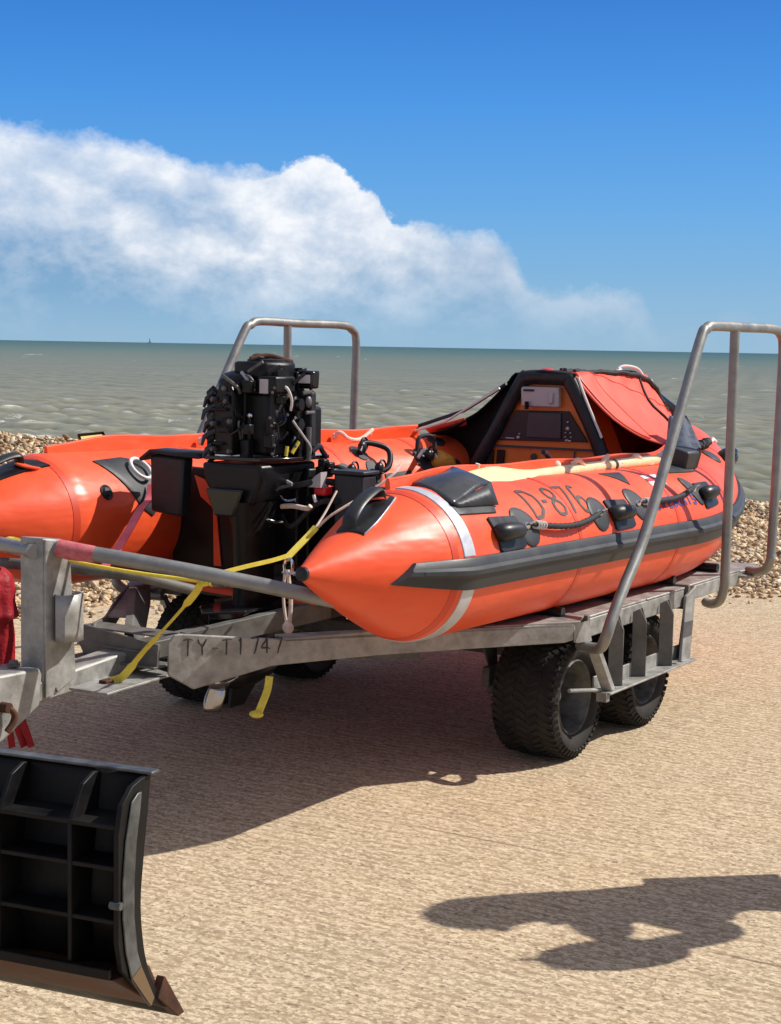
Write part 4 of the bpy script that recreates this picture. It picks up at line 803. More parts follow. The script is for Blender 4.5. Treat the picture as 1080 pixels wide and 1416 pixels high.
mb.build('ribbon_end', 'red', rc)
# ================================================================== BLADE (world frame)
e_ = np.array([-.921, .39, 0]); n_b = np.array([.39, .921, 0]); p0 = np.array([-.451, 3.604, 0])
KB = .867; CAMP = np.array([0, 0, 1.5]); pB = CAMP+KB*(p0-CAMP)     # the blade hangs about 0.2 m clear of the slipway
def BL(p): return pB+KB*(e_*p[0]+n_b*p[1]+np.array([0, 0, p[2]]))     # (along, depth away from camera, z)
bl = root('dozer_blade', (0, 0, 0), 'dark ribbed steel plough blade with rusty lower edge raised over the slipway', 'plough blade', fr=BL)
prof = [(.0, .0), (-.05, .04), (-.10, .09), (-.145, .17), (-.165, .25), (-.170, .32), (-.160, .40), (-.145, .49), (-.13, .584)]
LB = 1.9; BK = -.26
pf = crv([(0, y, z) for y, z in prof], 4)
def pn(z): return float(np.interp(z, [p[2] for p in pf], [p[1] for p in pf]))
mb = MB(BL); rows = [[(x, p[1]-.004, p[2]) for p in pf[1:]] for x in np.linspace(.012, LB, 12)]
mb.grid(rows).build('moldboard', 'blade', bl, solid=.010, smooth=60)
mb = MB(BL); cap = [(0, p[1], p[2]) for p in pf[2:]]+[(0, -.17, .580), (0, -.205, .572), (0, -.245, .54), (0, BK, .48), (0, BK, .36), (0, BK, .25), (0, BK+.015, .185), (0, -.12, .068), (0, -.05, .032)]
mb.prism(cap, (.012, 0, 0)); mb.build('end_plate', 'blade', bl, bevel=.003)
mb = MB(BL); q = [(-.19, .555), (-.215, .54), (-.238, .46), (-.248, .38), (-.248, .30), (-.235, .22), (-.21, .15), (-.14, .07), (-.125, .085), (-.16, .14), (-.19, .21), (-.203, .29), (-.203, .37), (-.195, .45), (-.18, .52), (-.175, .555)]
mb.prism([(-.001, y, z) for y, z in q], (-.004, 0, 0)); mb.build('wear_strip', 'bladewear', bl, bevel=.002)
mb = MB(BL); mb.prism([(-.006, -.215, .16), (-.006, -.14, .073), (-.006, -.127, .088), (-.006, -.18, .175)], (-.002, 0, 0)); mb.build('ochre_patch', 'ochre', bl)
mb = MB(BL); mb.prism([(-.012, -.148, .584), (-.012, -.115, .584), (LB, -.115, .584), (LB, -.148, .584)], (0, 0, .007)); mb.build('top_flange', 'bladewear', bl, bevel=.002)
for x in (.118, .30, .52, .80, 1.08, 1.36, 1.64):
    mb = MB(BL); mb.prism([(x, -.165, .582), (x, pn(.575), .575), (x, pn(.45), .45), (x, pn(.32), .32), (x, pn(.2), .2), (x, pn(.15), .15), (x, BK+.003, .19), (x, BK+.003, .3), (x, BK+.003, .49), (x, -.21, .565)], (.010, 0, 0)); mb.build('vertical_rib', 'blade', bl, bevel=.002)
for z in (.488, .400, .285):
    mb = MB(BL); a = pn(z)-.012; mb.prism([(.012, BK+.006, z), (.012, a, z), (LB, a, z), (LB, BK+.006, z)], (0, 0, .010)); mb.build('horizontal_rib', 'blade', bl, bevel=.002)
mb = MB(BL); mb.box((LB/2+.01, BK, .180), (LB-.02, .014, .022)); mb.build('bottom_rib', 'blade', bl, bevel=.002)
mb = MB(BL); mb.prism([(.014, BK, .168), (.014, -.10, .062), (.014, -.02, .014), (.014, .0, .004), (.014, -.05, .05), (.014, -.11, .15)], (LB, 0, 0)); mb.build('cutting_edge', 'rust', bl, bevel=.003)
mb = MB(BL); mb.prism([(-.006, -.108, .078), (-.006, -.02, .004), (-.006, .008, .004), (-.006, -.078, .118)], (.022, 0, 0)); mb.build('edge_bit', 'rust', bl, bevel=.002)
mb = MB(BL); mb.tube([(-.006, -.258, .33), (.02, -.258, .33)], .009, 6); mb.build('edge_bolt', 'bladewear', bl)
# ================================================================== SETTING
def edge(x): return np.interp(x, [-60, -5, -1.9, -1.5, 0, 1.84, 2.5, 8, 60], [8.0, 8.35, 9.15, 9.6, 10.05, 10.42, 10.38, 10.3, 10.3])
def crest(x): return np.interp(x, [-60, -3.2, -2.0, 0, 2.6, 3.6, 60], [.78, .76, .68, .50, .335, .33, .33])
def lump(x, y): return .022*np.sin(x*3.1+y*1.7)+.018*np.sin(x*5.3-y*4.1+1)+.012*np.sin(x*9.7+y*8.3)
def bankz(x, y):
    e = edge(x); c = crest(x); u = (y-e)/(12.9-e)
    up = c*np.clip(u, -1, 1)**1.0*(1-.10*np.sin(math.pi*np.clip(u, 0, 1)))
    dn = c-(y-12.9)*.25
    return np.where(y < 12.9, np.where(u < 0, u*.5, up), np.maximum(dn, -2.2))+lump(x, y)*np.clip(u*4, .15, 1)
def f_conc(nt, b):
    v = coords(nt, (1, 1, 1), (0, 0, th))
    def vm(x, y):
        m_ = nn(nt, 'ShaderNodeMapping'); m_.inputs['Scale'].default_value = (x, y, 1); nt.links.new(v, m_.inputs['Vector']); return m_.outputs[0]
    big = noise(nt, v, .55, 5, .6); tone = noise(nt, v, 1.7, 4, .65)
    sA = noise(nt, vm(2.6, 13), 1.6, 9, .8)      # broken brush streaks
    sB = noise(nt, vm(9, 27), 1.7, 7, .8)       # short flecks
    gr = noise(nt, vm(1.1, 34), 1.5, 5, .62)      # thin grooves
    ln = noise(nt, vm(.16, 11), 1.6, 4, .55); fine = noise(nt, v, 120, 5, .8); brk = noise(nt, v, 6, 5, .8)
    c = ramp(nt, big, [(.3, (.48, .375, .255)), (.5, (.55, .415, .265)), (.7, (.58, .42, .245))])
    c = mixc(nt, ramp(nt, tone, [(.35, (.35,)*3), (.6, (0,)*3)]), c, (.47, .385, .29))
    wv = nn(nt, 'ShaderNodeTexWave', wave_type='BANDS', bands_direction='Y', wave_profile='SIN'); nt.links.new(v, wv.inputs['Vector'])
    for k_, x_ in (('Scale', 7.5), ('Distortion', 11.), ('Detail', 8.), ('Detail Scale', .8), ('Detail Roughness', .8)): wv.inputs[k_].default_value = x_
    wf = wv.outputs['Fac']
    vo = nn(nt, 'ShaderNodeTexVoronoi'); vo.inputs['Scale'].default_value = 125; nt.links.new(vm(.7, 1), vo.inputs['Vector']); sv = nn(nt, 'ShaderNodeSeparateColor'); nt.links.new(vo.outputs['Color'], sv.inputs[0]); cell = sv.outputs[0]; cell2 = sv.outputs[1]
    c = mixc(nt, ramp(nt, sA, [(.40, (.62,)*3), (.48, (0,)*3)]), c, (.33, .24, .145))
    c = mixc(nt, ramp(nt, sA, [(.52, (0,)*3), (.62, (.55,)*3)]), c, (.78, .63, .43))
    c = mixc(nt, mth(nt, 'MULTIPLY', ramp(nt, wf, [(.10, (1,)*3), (.34, (0,)*3)]), ramp(nt, brk, [(.38, (.12,)*3), (.6, (.75,)*3)])), c, (.30, .215, .13))
    c = mixc(nt, mth(nt, 'MULTIPLY', ramp(nt, wf, [(.66, (0,)*3), (.90, (1,)*3)]), .20), c, (.86, .73, .51))
    c = mixc(nt, ramp(nt, cell, [(.28, (.55,)*3), (.30, (0,)*3)]), c, (.37, .27, .16))
    c = mixc(nt, ramp(nt, cell, [(.68, (0,)*3), (.70, (.55,)*3)]), c, (.80, .66, .46))
    c = mixc(nt, ramp(nt, cell2, [(.965, (0,)*3), (.97, (.7,)*3)]), c, (.17, .125, .085))
    c = mixc(nt, ramp(nt, sB, [(.39, (.42,)*3), (.47, (0,)*3)]), c, (.33, .24, .145))
    c = mixc(nt, ramp(nt, fine, [(.40, (.6,)*3), (.47, (0,)*3)]), c, (.27, .195, .125))
    g2 = mth(nt, 'MULTIPLY', ramp(nt, gr, [(.30, (1,)*3), (.36, (0,)*3)]), ramp(nt, brk, [(.42, (0,)*3), (.56, (.75,)*3)]))
    c = mixc(nt, g2, c, (.17, .12, .08))
    c = mixc(nt, ramp(nt, ln, [(.29, (.7,)*3), (.315, (0,)*3)]), c, (.17, .12, .08))
    c = mixc(nt, ramp(nt, noise(nt, v, 23, 3, .8), [(.745, (0,)*3), (.76, (.8,)*3)]), c, (.09, .07, .055))
    nt.links.new(c, b.inputs['Base Color']); b.inputs['Roughness'].default_value = .9
    p = bump(nt, b, sA, .4, .006); p = bump(nt, b, wf, .38, .005, p); p = bump(nt, b, cell, .3, .002, p); p = bump(nt, b, sB, .6, .004, p); p = bump(nt, b, gr, .4, .004, p); p = bump(nt, b, ln, .35, .012, p); bump(nt, b, fine, .5, .0015, p)
M['conc'] = mat('ribbed_slipway_concrete', (.45, .35, .24), .9, 0, .2, f_conc)
mb = MB(IDN); mb.box((0, -188, -.1), (800, 400, .2)); slab = mb.build('slipway', 'conc', smooth=0); slab['kind'] = 'structure'
# slab surface ends under the shingle at y=12
def npmesh(name, V, Fc, m, kind='structure', smooth=True):
    me = bpy.data.meshes.new(name); me.vertices.add(len(V)); me.vertices.foreach_set('co', V.astype(np.float32).ravel())
    k = Fc.shape[1]; me.loops.add(Fc.size); me.loops.foreach_set('vertex_index', Fc.astype(np.int32).ravel())
    me.polygons.add(len(Fc)); me.polygons.foreach_set('loop_start', np.arange(0, Fc.size, k, dtype=np.int32)); me.update(calc_edges=True)
    if smooth: me.shade_smooth()
    me.materials.append(m); o = bpy.data.objects.new(name, me); COL.objects.link(o)
    if kind: o['kind'] = kind
    return o
def gridmesh(name, X, Y, Z, m, kind='structure'):
    r, c = X.shape; V = np.stack([X, Y, Z], -1).reshape(-1, 3); i = np.arange(r*c).reshape(r, c)
    Fc = np.stack([i[:-1, :-1], i[:-1, 1:], i[1:, 1:], i[1:, :-1]], -1).reshape(-1, 4); return npmesh(name, V, Fc, m, kind)
def f_shing(nt, b):
    v = coords(nt); vo = nn(nt, 'ShaderNodeTexVoronoi'); vo.inputs['Scale'].default_value = 26; nt.links.new(v, vo.inputs['Vector'])
    c = ramp(nt, vo.outputs['Color'], [(0, (.16, .11, .07)), (.5, (.34, .26, .18)), (1, (.55, .47, .37))]); nt.links.new(c, b.inputs['Base Color'])
    b.inputs['Roughness'].default_value = .85; bump(nt, b, vo.outputs['Distance'], 1., -.03)
M['shbase'] = mat('shingle_bed', (.3, .22, .15), .9, 0, .2, f_shing)
xs = np.concatenate([np.linspace(-400, -9, 24), np.linspace(-8.8, 9, 140), np.linspace(9.3, 400, 24)]); ys = np.concatenate([np.linspace(7.5, 14, 60), np.linspace(14.3, 26, 20)])
X, Y = np.meshgrid(xs, ys); Z = bankz(X, Y); gridmesh('beach', X, Y, Z, M['shbase'])
# pebbles
def f_peb(nt, b):
    g = nn(nt, 'ShaderNodeNewGeometry'); r = g.outputs['Random Per Island']
    c = ramp(nt, r, [(0, (.16, .095, .05)), (.10, (.36, .22, .11)), (.28, (.58, .40, .22)), (.50, (.48, .35, .21)), (.66, (.74, .57, .36)), (.84, (.64, .53, .38)), (.93, (.85, .74, .56)), (1, (.26, .2, .15))], 'CONSTANT')
    n = noise(nt, coords(nt), 60, 4); c = mixc(nt, ramp(nt, n, [(.4, (.0,)*3), (.7, (.35,)*3)]), c, (.22, .16, .11)); nt.links.new(c, b.inputs['Base Color']); b.inputs['Roughness'].default_value = .7
M['peb'] = mat('flint_pebbles', (.4, .3, .2), .7, 0, .3, f_peb)
bmi = bmesh.new(); bmesh.ops.create_icosphere(bmi, subdivisions=2, radius=1); IV = np.array([v.co[:] for v in bmi.verts]); IF = np.array([[v.index for v in f.verts] for f in bmi.faces]); bmi.free()
bmi = bmesh.new(); bmesh.ops.create_icosphere(bmi, subdivisions=1, radius=1); JV = np.array([v.co[:] for v in bmi.verts]); JF = np.array([[v.index for v in f.verts] for f in bmi.faces]); bmi.free()
def pebbles(name, n, xr, yf, size, V0, F0, lab):
    px = rng.uniform(*xr, n); u = rng.uniform(0, 1, n); e = edge(px); py = e-.05+u*(13.5-e)
    if yf: py = e-yf*rng.random(n)**2.2
    z = bankz(px, py) if not yf else np.full(n, .0)
    r = size*(.45+rng.gamma(3., .22, n)); r = np.clip(r, size*.4, size*2.2)
    sc3 = np.stack([r*rng.uniform(.8, 1.45, n), r*rng.uniform(.7, 1.1, n), r*rng.uniform(.4, .75, n)], -1)
    a = rng.uniform(0, 6.28, n); tx = rng.normal(0, .35, n); ty = rng.normal(0, .35, n)
    k = len(V0); jit = 1+rng.normal(0, .10, (n, k, 1)); P = V0[None]*jit*sc3[:, None]
    P[..., 2] += P[..., 0]*tx[:, None]+P[..., 1]*ty[:, None]
    ca, sa = np.cos(a)[:, None], np.sin(a)[:, None]; x = P[..., 0]*ca-P[..., 1]*sa; y = P[..., 0]*sa+P[..., 1]*ca
    P = np.stack([x+px[:, None], y+py[:, None], P[..., 2]+(z+r*rng.uniform(.05, .6, n))[:, None]], -1)
    Fc = (F0[None]+(np.arange(n)*k)[:, None, None]).reshape(-1, 3)
    o = npmesh(name, P.reshape(-1, 3), Fc, M['peb'], 'stuff'); return tag(o, lab, 'shingle')
pebbles('shingle', 125000, (-5.6, 6.2), 0, .0142, JV, JF, 'tan and brown flint pebbles heaped in the beach bank behind the slipway')
pebbles('scattered_pebbles', 1600, (-6, 6), .55, .011, IV, IF, 'scattered small pebbles strewn on the slipway along the shingle edge')
# sea
def f_sea(nt, b):
    g = nn(nt, 'ShaderNodeNewGeometry'); sp = nn(nt, 'ShaderNodeSeparateXYZ'); nt.links.new(g.outputs['Position'], sp.inputs[0]); y = sp.outputs[1]
    d = mth(nt, 'LOGARITHM', mth(nt, 'MAXIMUM', y, 1.), 10.)
    dn = mth(nt, 'DIVIDE', d, 4.4)
    col = ramp(nt, dn, [(.25, (.235, .222, .155)), (.40, (.222, .215, .155)), (.50, (.195, .200, .148)), (.58, (.135, .172, .130)), (.66, (.065, .135, .112)), (.76, (.040, .108, .105)), (.95, (.035, .095, .10))])
    v1 = coords(nt, (.25, 1, 1)); v2 = coords(nt, (.04, .09, 1)); v3 = coords(nt, (.006, .02, 1))
    n1 = noise(nt, v1, 1.2, 5, .6); n2 = noise(nt, v2, 1., 5, .6); n3 = noise(nt, v3, 1., 4, .6)
    col = mixc(nt, ramp(nt, n2, [(.40, (.0,)*3), (.62, (.22,)*3)]), col, (.12, .14, .11)); col = mixc(nt, ramp(nt, noise(nt, coords(nt, (.5, 1.6, 1)), 1.7, 7, .75), [(.38, (.4,)*3), (.5, (0,)*3)]), col, (.095, .105, .08)); col = mixc(nt, ramp(nt, noise(nt, coords(nt, (.7, 1.2, 1)), 1.3, 7, .75), [(.56, (0,)*3), (.68, (.5,)*3)]), col, (.30, .31, .24))
    col = mixc(nt, ramp(nt, n3, [(.4, (.0,)*3), (.7, (.2,)*3)]), col, (.10, .14, .12))
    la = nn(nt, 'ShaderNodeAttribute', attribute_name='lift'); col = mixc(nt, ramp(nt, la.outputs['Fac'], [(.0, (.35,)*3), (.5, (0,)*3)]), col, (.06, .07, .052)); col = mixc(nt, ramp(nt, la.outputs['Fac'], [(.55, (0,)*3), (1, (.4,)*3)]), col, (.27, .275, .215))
    # foam: crest attribute baked from the wave heights
    at = nn(nt, 'ShaderNodeAttribute', attribute_name='foam'); 
    fo = mth(nt, 'MULTIPLY', at.outputs['Fac'], mth(nt, 'GREATER_THAN', noise(nt, coords(nt, (1, 3, 1)), 2.2, 5, .7), .47), clamp=True)
    # distant whitecaps
    vf = coords(nt, (.30, .022, 1)); wf = noise(nt, vf, 1., 4, .7); far = ramp(nt, wf, [(.67, (0,)*3), (.70, (1,)*3)])
    msk = mth(nt, 'MULTIPLY', far, mth(nt, 'GREATER_THAN', y, 200.))
    fo = mth(nt, 'ADD', fo, mth(nt, 'MULTIPLY', msk, .6), clamp=True)
    nf = noise(nt, coords(nt, (.55, .16, 1)), 1., 5, .75); nm = mth(nt, 'MULTIPLY', ramp(nt, nf, [(.665, (0,)*3), (.69, (1,)*3)]), mth(nt, 'GREATER_THAN', noise(nt, coords(nt, (2.5, 1.2, 1)), 1., 3, .6), .5))
    fo = mth(nt, 'ADD', fo, mth(nt, 'MULTIPLY', mth(nt, 'MULTIPLY', nm, mth(nt, 'GREATER_THAN', y, 28.)), .55), clamp=True)
    col = mixc(nt, fo, col, (.62, .63, .58)); nt.links.new(col, b.inputs['Base Color'])
    b.inputs['Roughness'].default_value = .45; b.inputs['Specular IOR Level'].default_value = .06
    p = bump(nt, b, n1, .5, .10); bump(nt, b, noise(nt, coords(nt, (.6, 2, 1)), 5, 4, .6), .5, .02, p)
M['sea'] = mat('sea_water', (.16, .18, .13), .3, 0, .3, f_sea)
SEA = -.9; FOAMZ = 2.6
yy = 15*np.exp(np.linspace(0, math.log(1500/15), 1000)); xx = np.linspace(-1, 1, 420)
X = xx[None]*(yy[:, None]*.36+3.); Y = np.repeat(yy[:, None], 420, 1); Z = np.zeros_like(X); hmax = np.zeros_like(X)
for i in range(150):
    lam = .3*(4./.3)**(rng.random()**1.2); ang = rng.normal(R_(-95), .7); kx, ky = math.cos(ang)*2*math.pi/lam, math.sin(ang)*2*math.pi/lam
    amp = .0072*lam**.5; fade = np.clip(1.4-2.4*np.gradient(yy)[:, None]*abs(ky)/math.pi, 0, 1)*np.clip(1.4-2.4*(np.gradient(X, axis=1))*abs(kx)/math.pi, 0, 1)
    ph = kx*X+ky*Y+rng.random()*6.28; w = np.sin(ph); Z += amp*fade*(w+.35*np.cos(2*ph)*.5)
mod = .5+.5*np.sin(X*.11+Y*.07+1)*np.sin(X*.05-Y*.13)
Z *= (.75+.5*mod)
Z = np.where(Y > 1200, Z*(1-(Y-1200)/300), Z)
gy, gx = np.gradient(Z); foam = np.clip((Z-FOAMZ*Z.std()*np.clip(1.1-Y/3000, .8, 1))/.06, 0, 1)
VV = [np.stack([X, Y, Z+SEA], -1).reshape(-1, 3)]; r, c = X.shape; ii = np.arange(r*c).reshape(r, c)
FF = [np.stack([ii[:-1, :-1], ii[:-1, 1:], ii[1:, 1:], ii[1:, :-1]], -1).reshape(-1, 4)]; foams = [foam.ravel()]
def outer(X, Y):
    r, c = X.shape; o = sum(len(v) for v in VV); VV.append(np.stack([X, Y, np.full_like(X, SEA)], -1).reshape(-1, 3)); ii = np.arange(r*c).reshape(r, c)+o
    FF.append(np.stack([ii[:-1, :-1], ii[:-1, 1:], ii[1:, 1:], ii[1:, :-1]], -1).reshape(-1, 4)); foams.append(np.zeros(r*c))
xw = 1500*.36+3; ysl = np.array([1500, 2000, 5000, 12000, 40000.]); fx = np.array([-60000, -8000, -1500, -xw, 0, xw, 1500, 8000, 60000.])
outer(*np.meshgrid(fx, ysl))
for sg in (1, -1):
    yw = np.array([15, 60, 150, 500, 1500.]); Xi = yw*.36+3
    outer(np.stack([sg*Xi, sg*(Xi+200), np.full(5, sg*1500.), np.full(5, sg*60000.)], 1)[:, ::sg], np.repeat(yw[:, None], 4, 1))
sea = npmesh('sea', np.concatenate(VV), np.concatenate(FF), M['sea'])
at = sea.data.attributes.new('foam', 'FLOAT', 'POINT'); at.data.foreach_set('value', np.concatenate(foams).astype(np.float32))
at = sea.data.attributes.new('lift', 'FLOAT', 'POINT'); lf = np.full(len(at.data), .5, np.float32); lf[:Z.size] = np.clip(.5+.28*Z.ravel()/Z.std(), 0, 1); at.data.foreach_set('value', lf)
print('wave', Z.max(), Z.std(), (foam > .3).mean())
# far sail
bt = root('sailing_boat', (-1330, 9100, SEA), 'tiny distant sailing boat on the horizon at the left', 'boat', fr=IDN)
mb = MB(IDN); mb.add([(-1338, 9100, SEA), (-1322, 9100, SEA), (-1320, 9100, SEA+2.5), (-1341, 9100, SEA+2.5), (-1338, 9104, SEA), (-1322, 9104, SEA), (-1320, 9104, SEA+2.5), (-1341, 9104, SEA+2.5)], [(0, 1, 2, 3), (4, 5, 6, 7), (0, 1, 5, 4), (3, 2, 6, 7), (0, 3, 7, 4), (1, 2, 6, 5)]); mb.build('hull', 'black', bt)
mb = MB(IDN); mb.prism([(-1330, 9102, SEA+3), (-1321, 9102, SEA+3), (-1329, 9102, SEA+30)], (0, .3, 0)); mb.build('sail', 'grey', bt)
# ================================================================== PERSON (outside the frame, casts the shadow seen on the slipway)
def skin(name, nodes, edges, m, parent, lv=2):
    me = bpy.data.meshes.new(name); base = np.array(parent['_b']) if parent is not None and '_b' in parent.keys() else np.zeros(3)
    me.from_pydata([tuple(np.array(n[0])-base) for n in nodes], edges, []); o = bpy.data.objects.new(name, me); COL.objects.link(o)
    md = o.modifiers.new('skin', 'SKIN')
    for i, n in enumerate(nodes):
        r = n[1]; me.skin_vertices[0].data[i].radius = (r, r) if not hasattr(r, '__len__') else r
    me.skin_vertices[0].data[0].use_root = True
    q = o.modifiers.new('sub', 'SUBSURF'); q.levels = q.render_levels = lv; me.materials.append(m); 
    o.parent = parent; o['_b'] = list(map(float, base)); return o
pf_ = np.array([1.89, 4.74, 0])
per = root('person', tuple(pf_), 'standing person in navy jacket and grey trousers, arms raised in front', 'person', fr=IDN)
def P3(x, y, z): return tuple(pf_+np.array([x, y, z])*.97)
nodes = [(P3(0, 0, .93), (.14, .14)), (P3(0, 0, 1.12), .13), (P3(0, 0, 1.32), .15), (P3(0, 0, 1.42), .10), (P3(0, -.01, 1.50), .055), (P3(0, -.03, 1.60), .088), (P3(0, -.02, 1.68), .078),
         (P3(-.20, 0, 1.40), .06), (P3(-.26, -.10, 1.10), .047), (P3(-.08, -.30, 1.24), .035),
         (P3(.20, 0, 1.40), .06), (P3(.26, -.22, 1.26), .047), (P3(.08, -.34, 1.36), .035),
         (P3(-.10, 0, .88), .095), (P3(-.12, 0, .50), .062), (P3(-.12, .02, .10), .045), (P3(-.13, -.14, .04), .04),
         (P3(.10, 0, .88), .095), (P3(.12, 0, .50), .062), (P3(.12, .02, .10), .045), (P3(.13, -.14, .04), .04)]
edg = [(0, 1), (1, 2), (2, 3), (3, 4), (4, 5), (5, 6), (3, 7), (7, 8), (8, 9), (3, 10), (10, 11), (11, 12), (0, 13), (13, 14), (14, 15), (15, 16), (0, 17), (17, 18), (18, 19), (19, 20)]
def hand(i0, wrist, d, sp, up):
    d, sp, up = unit(d), unit(sp), unit(up); w = np.array(wrist); base = len(nodes); palm = w+d*.06; nodes.append((tuple(palm), .026)); edg.append((i0, base))
    for k in range(4):
        a = palm+d*.035+sp*(k-1.5)*.021; b = a+d*.035*(1-.1*abs(k-1.2))-up*.006; c = b+d*.025-up*.018; n = len(nodes); nodes.extend([(tuple(a), .0095), (tuple(b), .0085), (tuple(c), .0075)]); edg.extend([(base, n), (n, n+1), (n+1, n+2)])
    a = w+d*.03-sp*.04; n = len(nodes); nodes.extend([(tuple(a), .011), (tuple(a+d*.03-sp*.012), .009)]); edg.extend([(base, n), (n, n+1)])
hand(9, nodes[9][0], (.5, -.5, .15), (0, 0, 1), (0, 1, 0)); hand(12, nodes[12][0], (-.5, -.4, .4), (0, 0, 1), (0, 1, 0))
skin('body', nodes, edg, M['skin'], per)
jn = [(n[0], (n[1] if not hasattr(n[1], '__len__') else .14)+.02) for n in nodes[:4]]+[(nodes[7][0], .085), (nodes[8][0], .075), (P3(-.10, -.28, 1.22), .052), (nodes[10][0], .085), (nodes[11][0], .07), (P3(.10, -.32, 1.345), .052)]
skin('jacket', jn, [(0, 1), (1, 2), (2, 3), (3, 4), (4, 5), (5, 6), (3, 7), (7, 8), (8, 9)], M['jacket'], per)
skin('trousers', [(P3(0, 0, .93), .145), (P3(-.10, 0, .86), .115), (P3(-.12, 0, .5), .085), (P3(-.12, .02, .12), .075), (P3(.10, 0, .86), .115), (P3(.12, 0, .5), .085), (P3(.12, .02, .12), .075)], [(0, 1), (1, 2), (2, 3), (0, 4), (4, 5), (5, 6)], M['trousers'], per)
mb = MB(IDN); mb.ell(P3(0, .015, 1.65), (.11, .13, .115), 18); mb.build('hair', 'hair', per)
mb = MB(IDN); mb.ell(P3(0, -.125, 1.60), (.014, .02, .022), 10); mb.build('nose', 'skin', per)
for sg in (-1, 1):
    mb = MB(IDN); mb.ell(P3(.095*sg, -.03, 1.60), (.012, .02, .03), 10); mb.build('ear', 'skin', per)
    mb = MB(IDN); mb.ell(P3(.032*sg, -.108, 1.625), (.014, .012, .009), 10); mb.build('eye', 'flagw', per)
    mb = MB(IDN); mb.ell(P3(.125*sg, -.10, .045), (.05, .14, .045), 14); mb.build('shoe', 'black', per)
bag = root('camera_bag', P3(0, -.40, 1.38), 'dark rounded bag held up in front of the standing person', 'bag', fr=IDN)
mb = MB(IDN); mb.ell(P3(0, -.375, 1.33), (.10, .105, .17), 18); mb.build('pouch', 'navy', bag)
mb = MB(IDN); mb.tube(crv([P3(-.06, -.38, 1.48), P3(-.05, -.37, 1.505), P3(.05, -.37, 1.505), P3(.06, -.38, 1.48)], 6), .009, 8); mb.build('handle', 'navy', bag)
# ================================================================== SKY, SUN, CAMERA
SUNAZ = math.atan2(.965, .26); SUNEL = R_(43.5)
w = bpy.data.worlds.new('World'); sc.world = w; w.use_nodes = True; nt = w.node_tree; bg = nt.nodes['Background']
sky = nn(nt, 'ShaderNodeTexSky', sky_type='NISHITA', sun_disc=False, sun_elevation=SUNEL, sun_rotation=SUNAZ, altitude=0, air_density=1., dust_density=.4, ozone_density=2.0)
tc = nn(nt, 'ShaderNodeTexCoord'); sp = nn(nt, 'ShaderNodeSeparateXYZ'); nt.links.new(tc.outputs['Generated'], sp.inputs[0])
az = mth(nt, 'ARCTAN2', sp.outputs[0], sp.outputs[1]); el = mth(nt, 'ARCSINE', sp.outputs[2])
cv = nn(nt, 'ShaderNodeCombineXYZ'); nt.links.new(az, cv.inputs[0]); nt.links.new(el, cv.inputs[1]); AE = cv.outputs[0]
def wn(scale, sxy, detail=6, rough=.6, off=(0, 0, 0), dist_=0):
    m_ = nn(nt, 'ShaderNodeMapping'); m_.inputs['Scale'].default_value = (*sxy, 1); m_.inputs['Location'].default_value = off; nt.links.new(AE, m_.inputs['Vector'])
    n = nn(nt, 'ShaderNodeTexNoise'); n.inputs['Scale'].default_value = scale; n.inputs['Detail'].default_value = detail; n.inputs['Roughness'].default_value = rough; n.inputs['Distortion'].default_value = dist_
    nt.links.new(m_.outputs[0], n.inputs['Vector']); return n.outputs['Fac']
# clear sky: Nishita shaded towards a deeper blue with height
tint = ramp(nt, mth(nt, 'DIVIDE', el, .35, clamp=True), [(0, (.26, .46, .65)), (.12, (.165, .40, .68)), (.24, (.095, .35, .74)), (.42, (.036, .26, .73)), (.60, (.012, .165, .60)), (.8, (.02, .12, .42)), (1, (.03, .10, .32))])
SKYGAIN = 9.0
skyc = mixc(nt, .90, sky.outputs[0], mixc(nt, 1., tint, (SKYGAIN*.93,)*3, 'MULTIPLY'))
# top of the big cloud as a curve over azimuth (px 0..1080 => -.2348..+.2348 rad)
pxs = [-900, -500, -200, 0, 100, 200, 300, 380, 420, 450, 480, 520, 535, 600, 680, 705, 740, 830, 880, 905, 950, 1000, 1060, 1300, 2000]
tys = [330, 260, 200, 186, 192, 207, 227, 236, 216, 222, 248, 272, 298, 306, 324, 348, 385, 388, 404, 440, 446, 412, 445, 430, 440]
fc = nn(nt, 'ShaderNodeFloatCurve'); cu = fc.mapping.curves[0]
pp = [((x+900)/2900, (475-y)/480) for x, y in zip(pxs, tys)]
cu.points[0].location = pp[0]; cu.points[1].location = pp[-1]
for a_ in pp[1:-1]: cu.points.new(*a_)
for p_ in cu.points: p_.handle_type = 'AUTO_CLAMPED'
fc.mapping.update()
pxn = mth(nt, 'ADD', mth(nt, 'MULTIPLY', az, 2300.), 540.)
nt.links.new(mth(nt, 'DIVIDE', mth(nt, 'ADD', pxn, 900.), 2900., clamp=True), fc.inputs['Value'])
top = mth(nt, 'MULTIPLY', fc.outputs[0], 480/2300)
e2 = mth(nt, 'ADD', el, mth(nt, 'MULTIPLY', mth(nt, 'SUBTRACT', wn(44, (1, 1.2), 9, .66), .5), .028))
e2 = mth(nt, 'ADD', e2, mth(nt, 'MULTIPLY', mth(nt, 'SUBTRACT', wn(11, (1, 2.), 4, .5), .5), .018))
d = mth(nt, 'SUBTRACT', top, e2)                       # >0 inside
# edge softness: crisp in the puffy middle, wispy on the left anvil and right tail
soft = ramp(nt, mth(nt, 'DIVIDE', pxn, 1080., clamp=True), [(0, (.012,)*3), (.28, (.012,)*3), (.36, (.0045,)*3), (.50, (.004,)*3), (.60, (.012,)*3), (.72, (.010,)*3), (1, (.016,)*3)])
m1 = mth(nt, 'DIVIDE', d, soft, clamp=True)
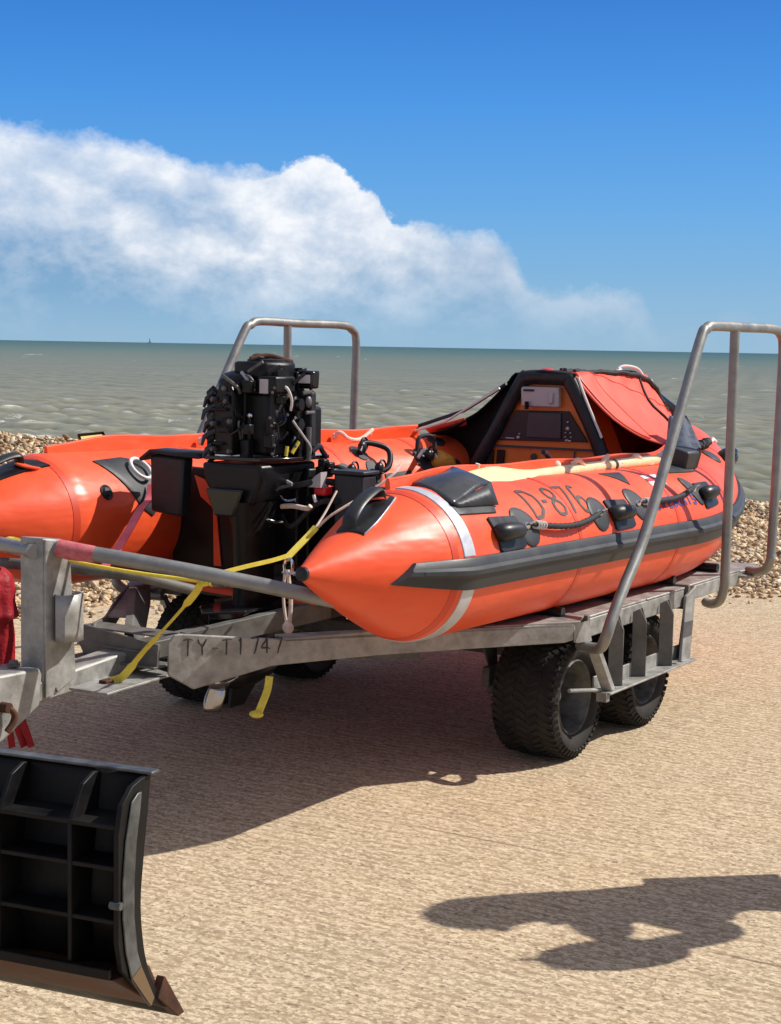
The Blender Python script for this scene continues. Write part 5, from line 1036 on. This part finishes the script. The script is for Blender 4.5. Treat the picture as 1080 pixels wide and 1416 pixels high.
# brightness inside: bright near the top, blue-grey shade below
dsc = ramp(nt, mth(nt, 'DIVIDE', pxn, 1080., clamp=True), [(0, (.075,)*3), (.18, (.10,)*3), (.38, (.125,)*3), (.5, (.10,)*3), (.62, (.06,)*3), (1, (.03,)*3)])
depth = mth(nt, 'DIVIDE', d, dsc, clamp=True)
puff = wn(24, (1, 1.35), 9, .62, (3, 1, 0), .12); puff2 = wn(8, (1, 1.9), 5, .55, (7, 2, 0), .25)
br = mth(nt, 'ADD', mth(nt, 'SUBTRACT', .98, mth(nt, 'MULTIPLY', mth(nt, 'POWER', depth, 1.3), 1.0)), mth(nt, 'MULTIPLY', mth(nt, 'SUBTRACT', puff, .5), 2.0))
br = mth(nt, 'ADD', br, mth(nt, 'MULTIPLY', mth(nt, 'SUBTRACT', puff2, .5), 1.9), clamp=True)
# thinner to the right
right = ramp(nt, mth(nt, 'DIVIDE', pxn, 1080., clamp=True), [(0, (.78,)*3), (.18, (.95,)*3), (.42, (1.,)*3), (.60, (.68,)*3), (.66, (.52,)*3), (.80, (.6,)*3), (.86, (.3,)*3), (1, (.2,)*3)])
br = mth(nt, 'MULTIPLY', br, right)
shade = ramp(nt, mth(nt, 'DIVIDE', el, .12, clamp=True), [(0, (.23, .40, .57)), (.25, (.18, .32, .49)), (.6, (.20, .34, .53)), (1, (.34, .47, .65))])
cc = mixc(nt, br, shade, (.80, .82, .86)); cc = mixc(nt, 1., cc, (SKYGAIN*1.02,)*3, 'MULTIPLY')
alpha = mth(nt, 'MULTIPLY', m1, mth(nt, 'ADD', mth(nt, 'MULTIPLY', br, .22), .80), clamp=True)
alpha = mth(nt, 'MULTIPLY', alpha, mth(nt, 'DIVIDE', mth(nt, 'ADD', el, .004), .05, clamp=True))
fin = mixc(nt, alpha, skyc, cc)
# unseen broken cloud added overhead and behind the viewer as neutral fill light
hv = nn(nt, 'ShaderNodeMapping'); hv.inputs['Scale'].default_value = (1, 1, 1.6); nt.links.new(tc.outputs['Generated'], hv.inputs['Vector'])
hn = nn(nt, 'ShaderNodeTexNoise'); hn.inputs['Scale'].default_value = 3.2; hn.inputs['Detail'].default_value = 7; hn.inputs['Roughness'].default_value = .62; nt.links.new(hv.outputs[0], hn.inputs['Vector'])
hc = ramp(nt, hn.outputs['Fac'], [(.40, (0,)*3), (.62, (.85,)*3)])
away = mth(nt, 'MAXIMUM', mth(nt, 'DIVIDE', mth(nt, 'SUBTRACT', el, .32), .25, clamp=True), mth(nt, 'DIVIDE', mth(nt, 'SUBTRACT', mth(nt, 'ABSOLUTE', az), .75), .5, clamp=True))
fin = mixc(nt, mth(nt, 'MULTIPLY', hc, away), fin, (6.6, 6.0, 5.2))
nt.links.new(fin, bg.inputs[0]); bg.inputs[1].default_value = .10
sd = bpy.data.lights.new('sun', 'SUN'); sd.energy = 4.2; sd.angle = R_(.55); sd.color = (1, .955, .88); so = bpy.data.objects.new('sun', sd); COL.objects.link(so)
dirv = Vector((math.sin(SUNAZ)*math.cos(SUNEL), math.cos(SUNAZ)*math.cos(SUNEL), math.sin(SUNEL))); so.rotation_euler = dirv.to_track_quat('Z', 'Y').to_euler(); so.location = (5, 5, 8)
cd = bpy.data.cameras.new('camera'); cd.sensor_fit = 'VERTICAL'; cd.sensor_height = 36; cd.sensor_width = 36*1080/1416; cd.lens = F/1416*36; cd.clip_start = .05; cd.clip_end = 200000
co = bpy.data.objects.new('camera', cd); COL.objects.link(co); sc.camera = co
fw = Vector((0, math.cos(pitch), -math.sin(pitch))); up0 = Vector((0, math.sin(pitch), math.cos(pitch))); rt0 = Vector((1, 0, 0)); c_, s_ = math.cos(roll), math.sin(roll)
xr = rt0*c_+up0*s_; yu = up0*c_-rt0*s_; mt = Matrix((xr, yu, -fw)).transposed().to_4x4(); mt.translation = Vector((0, 0, H)); co.matrix_world = mt
sc.view_settings.view_transform = 'Standard'; sc.view_settings.look = 'None'; sc.view_settings.exposure = .36; sc.view_settings.gamma = 1
sc.render.engine = 'CYCLES'
for o in bpy.data.objects:
    if '_b' in o.keys(): del o['_b']
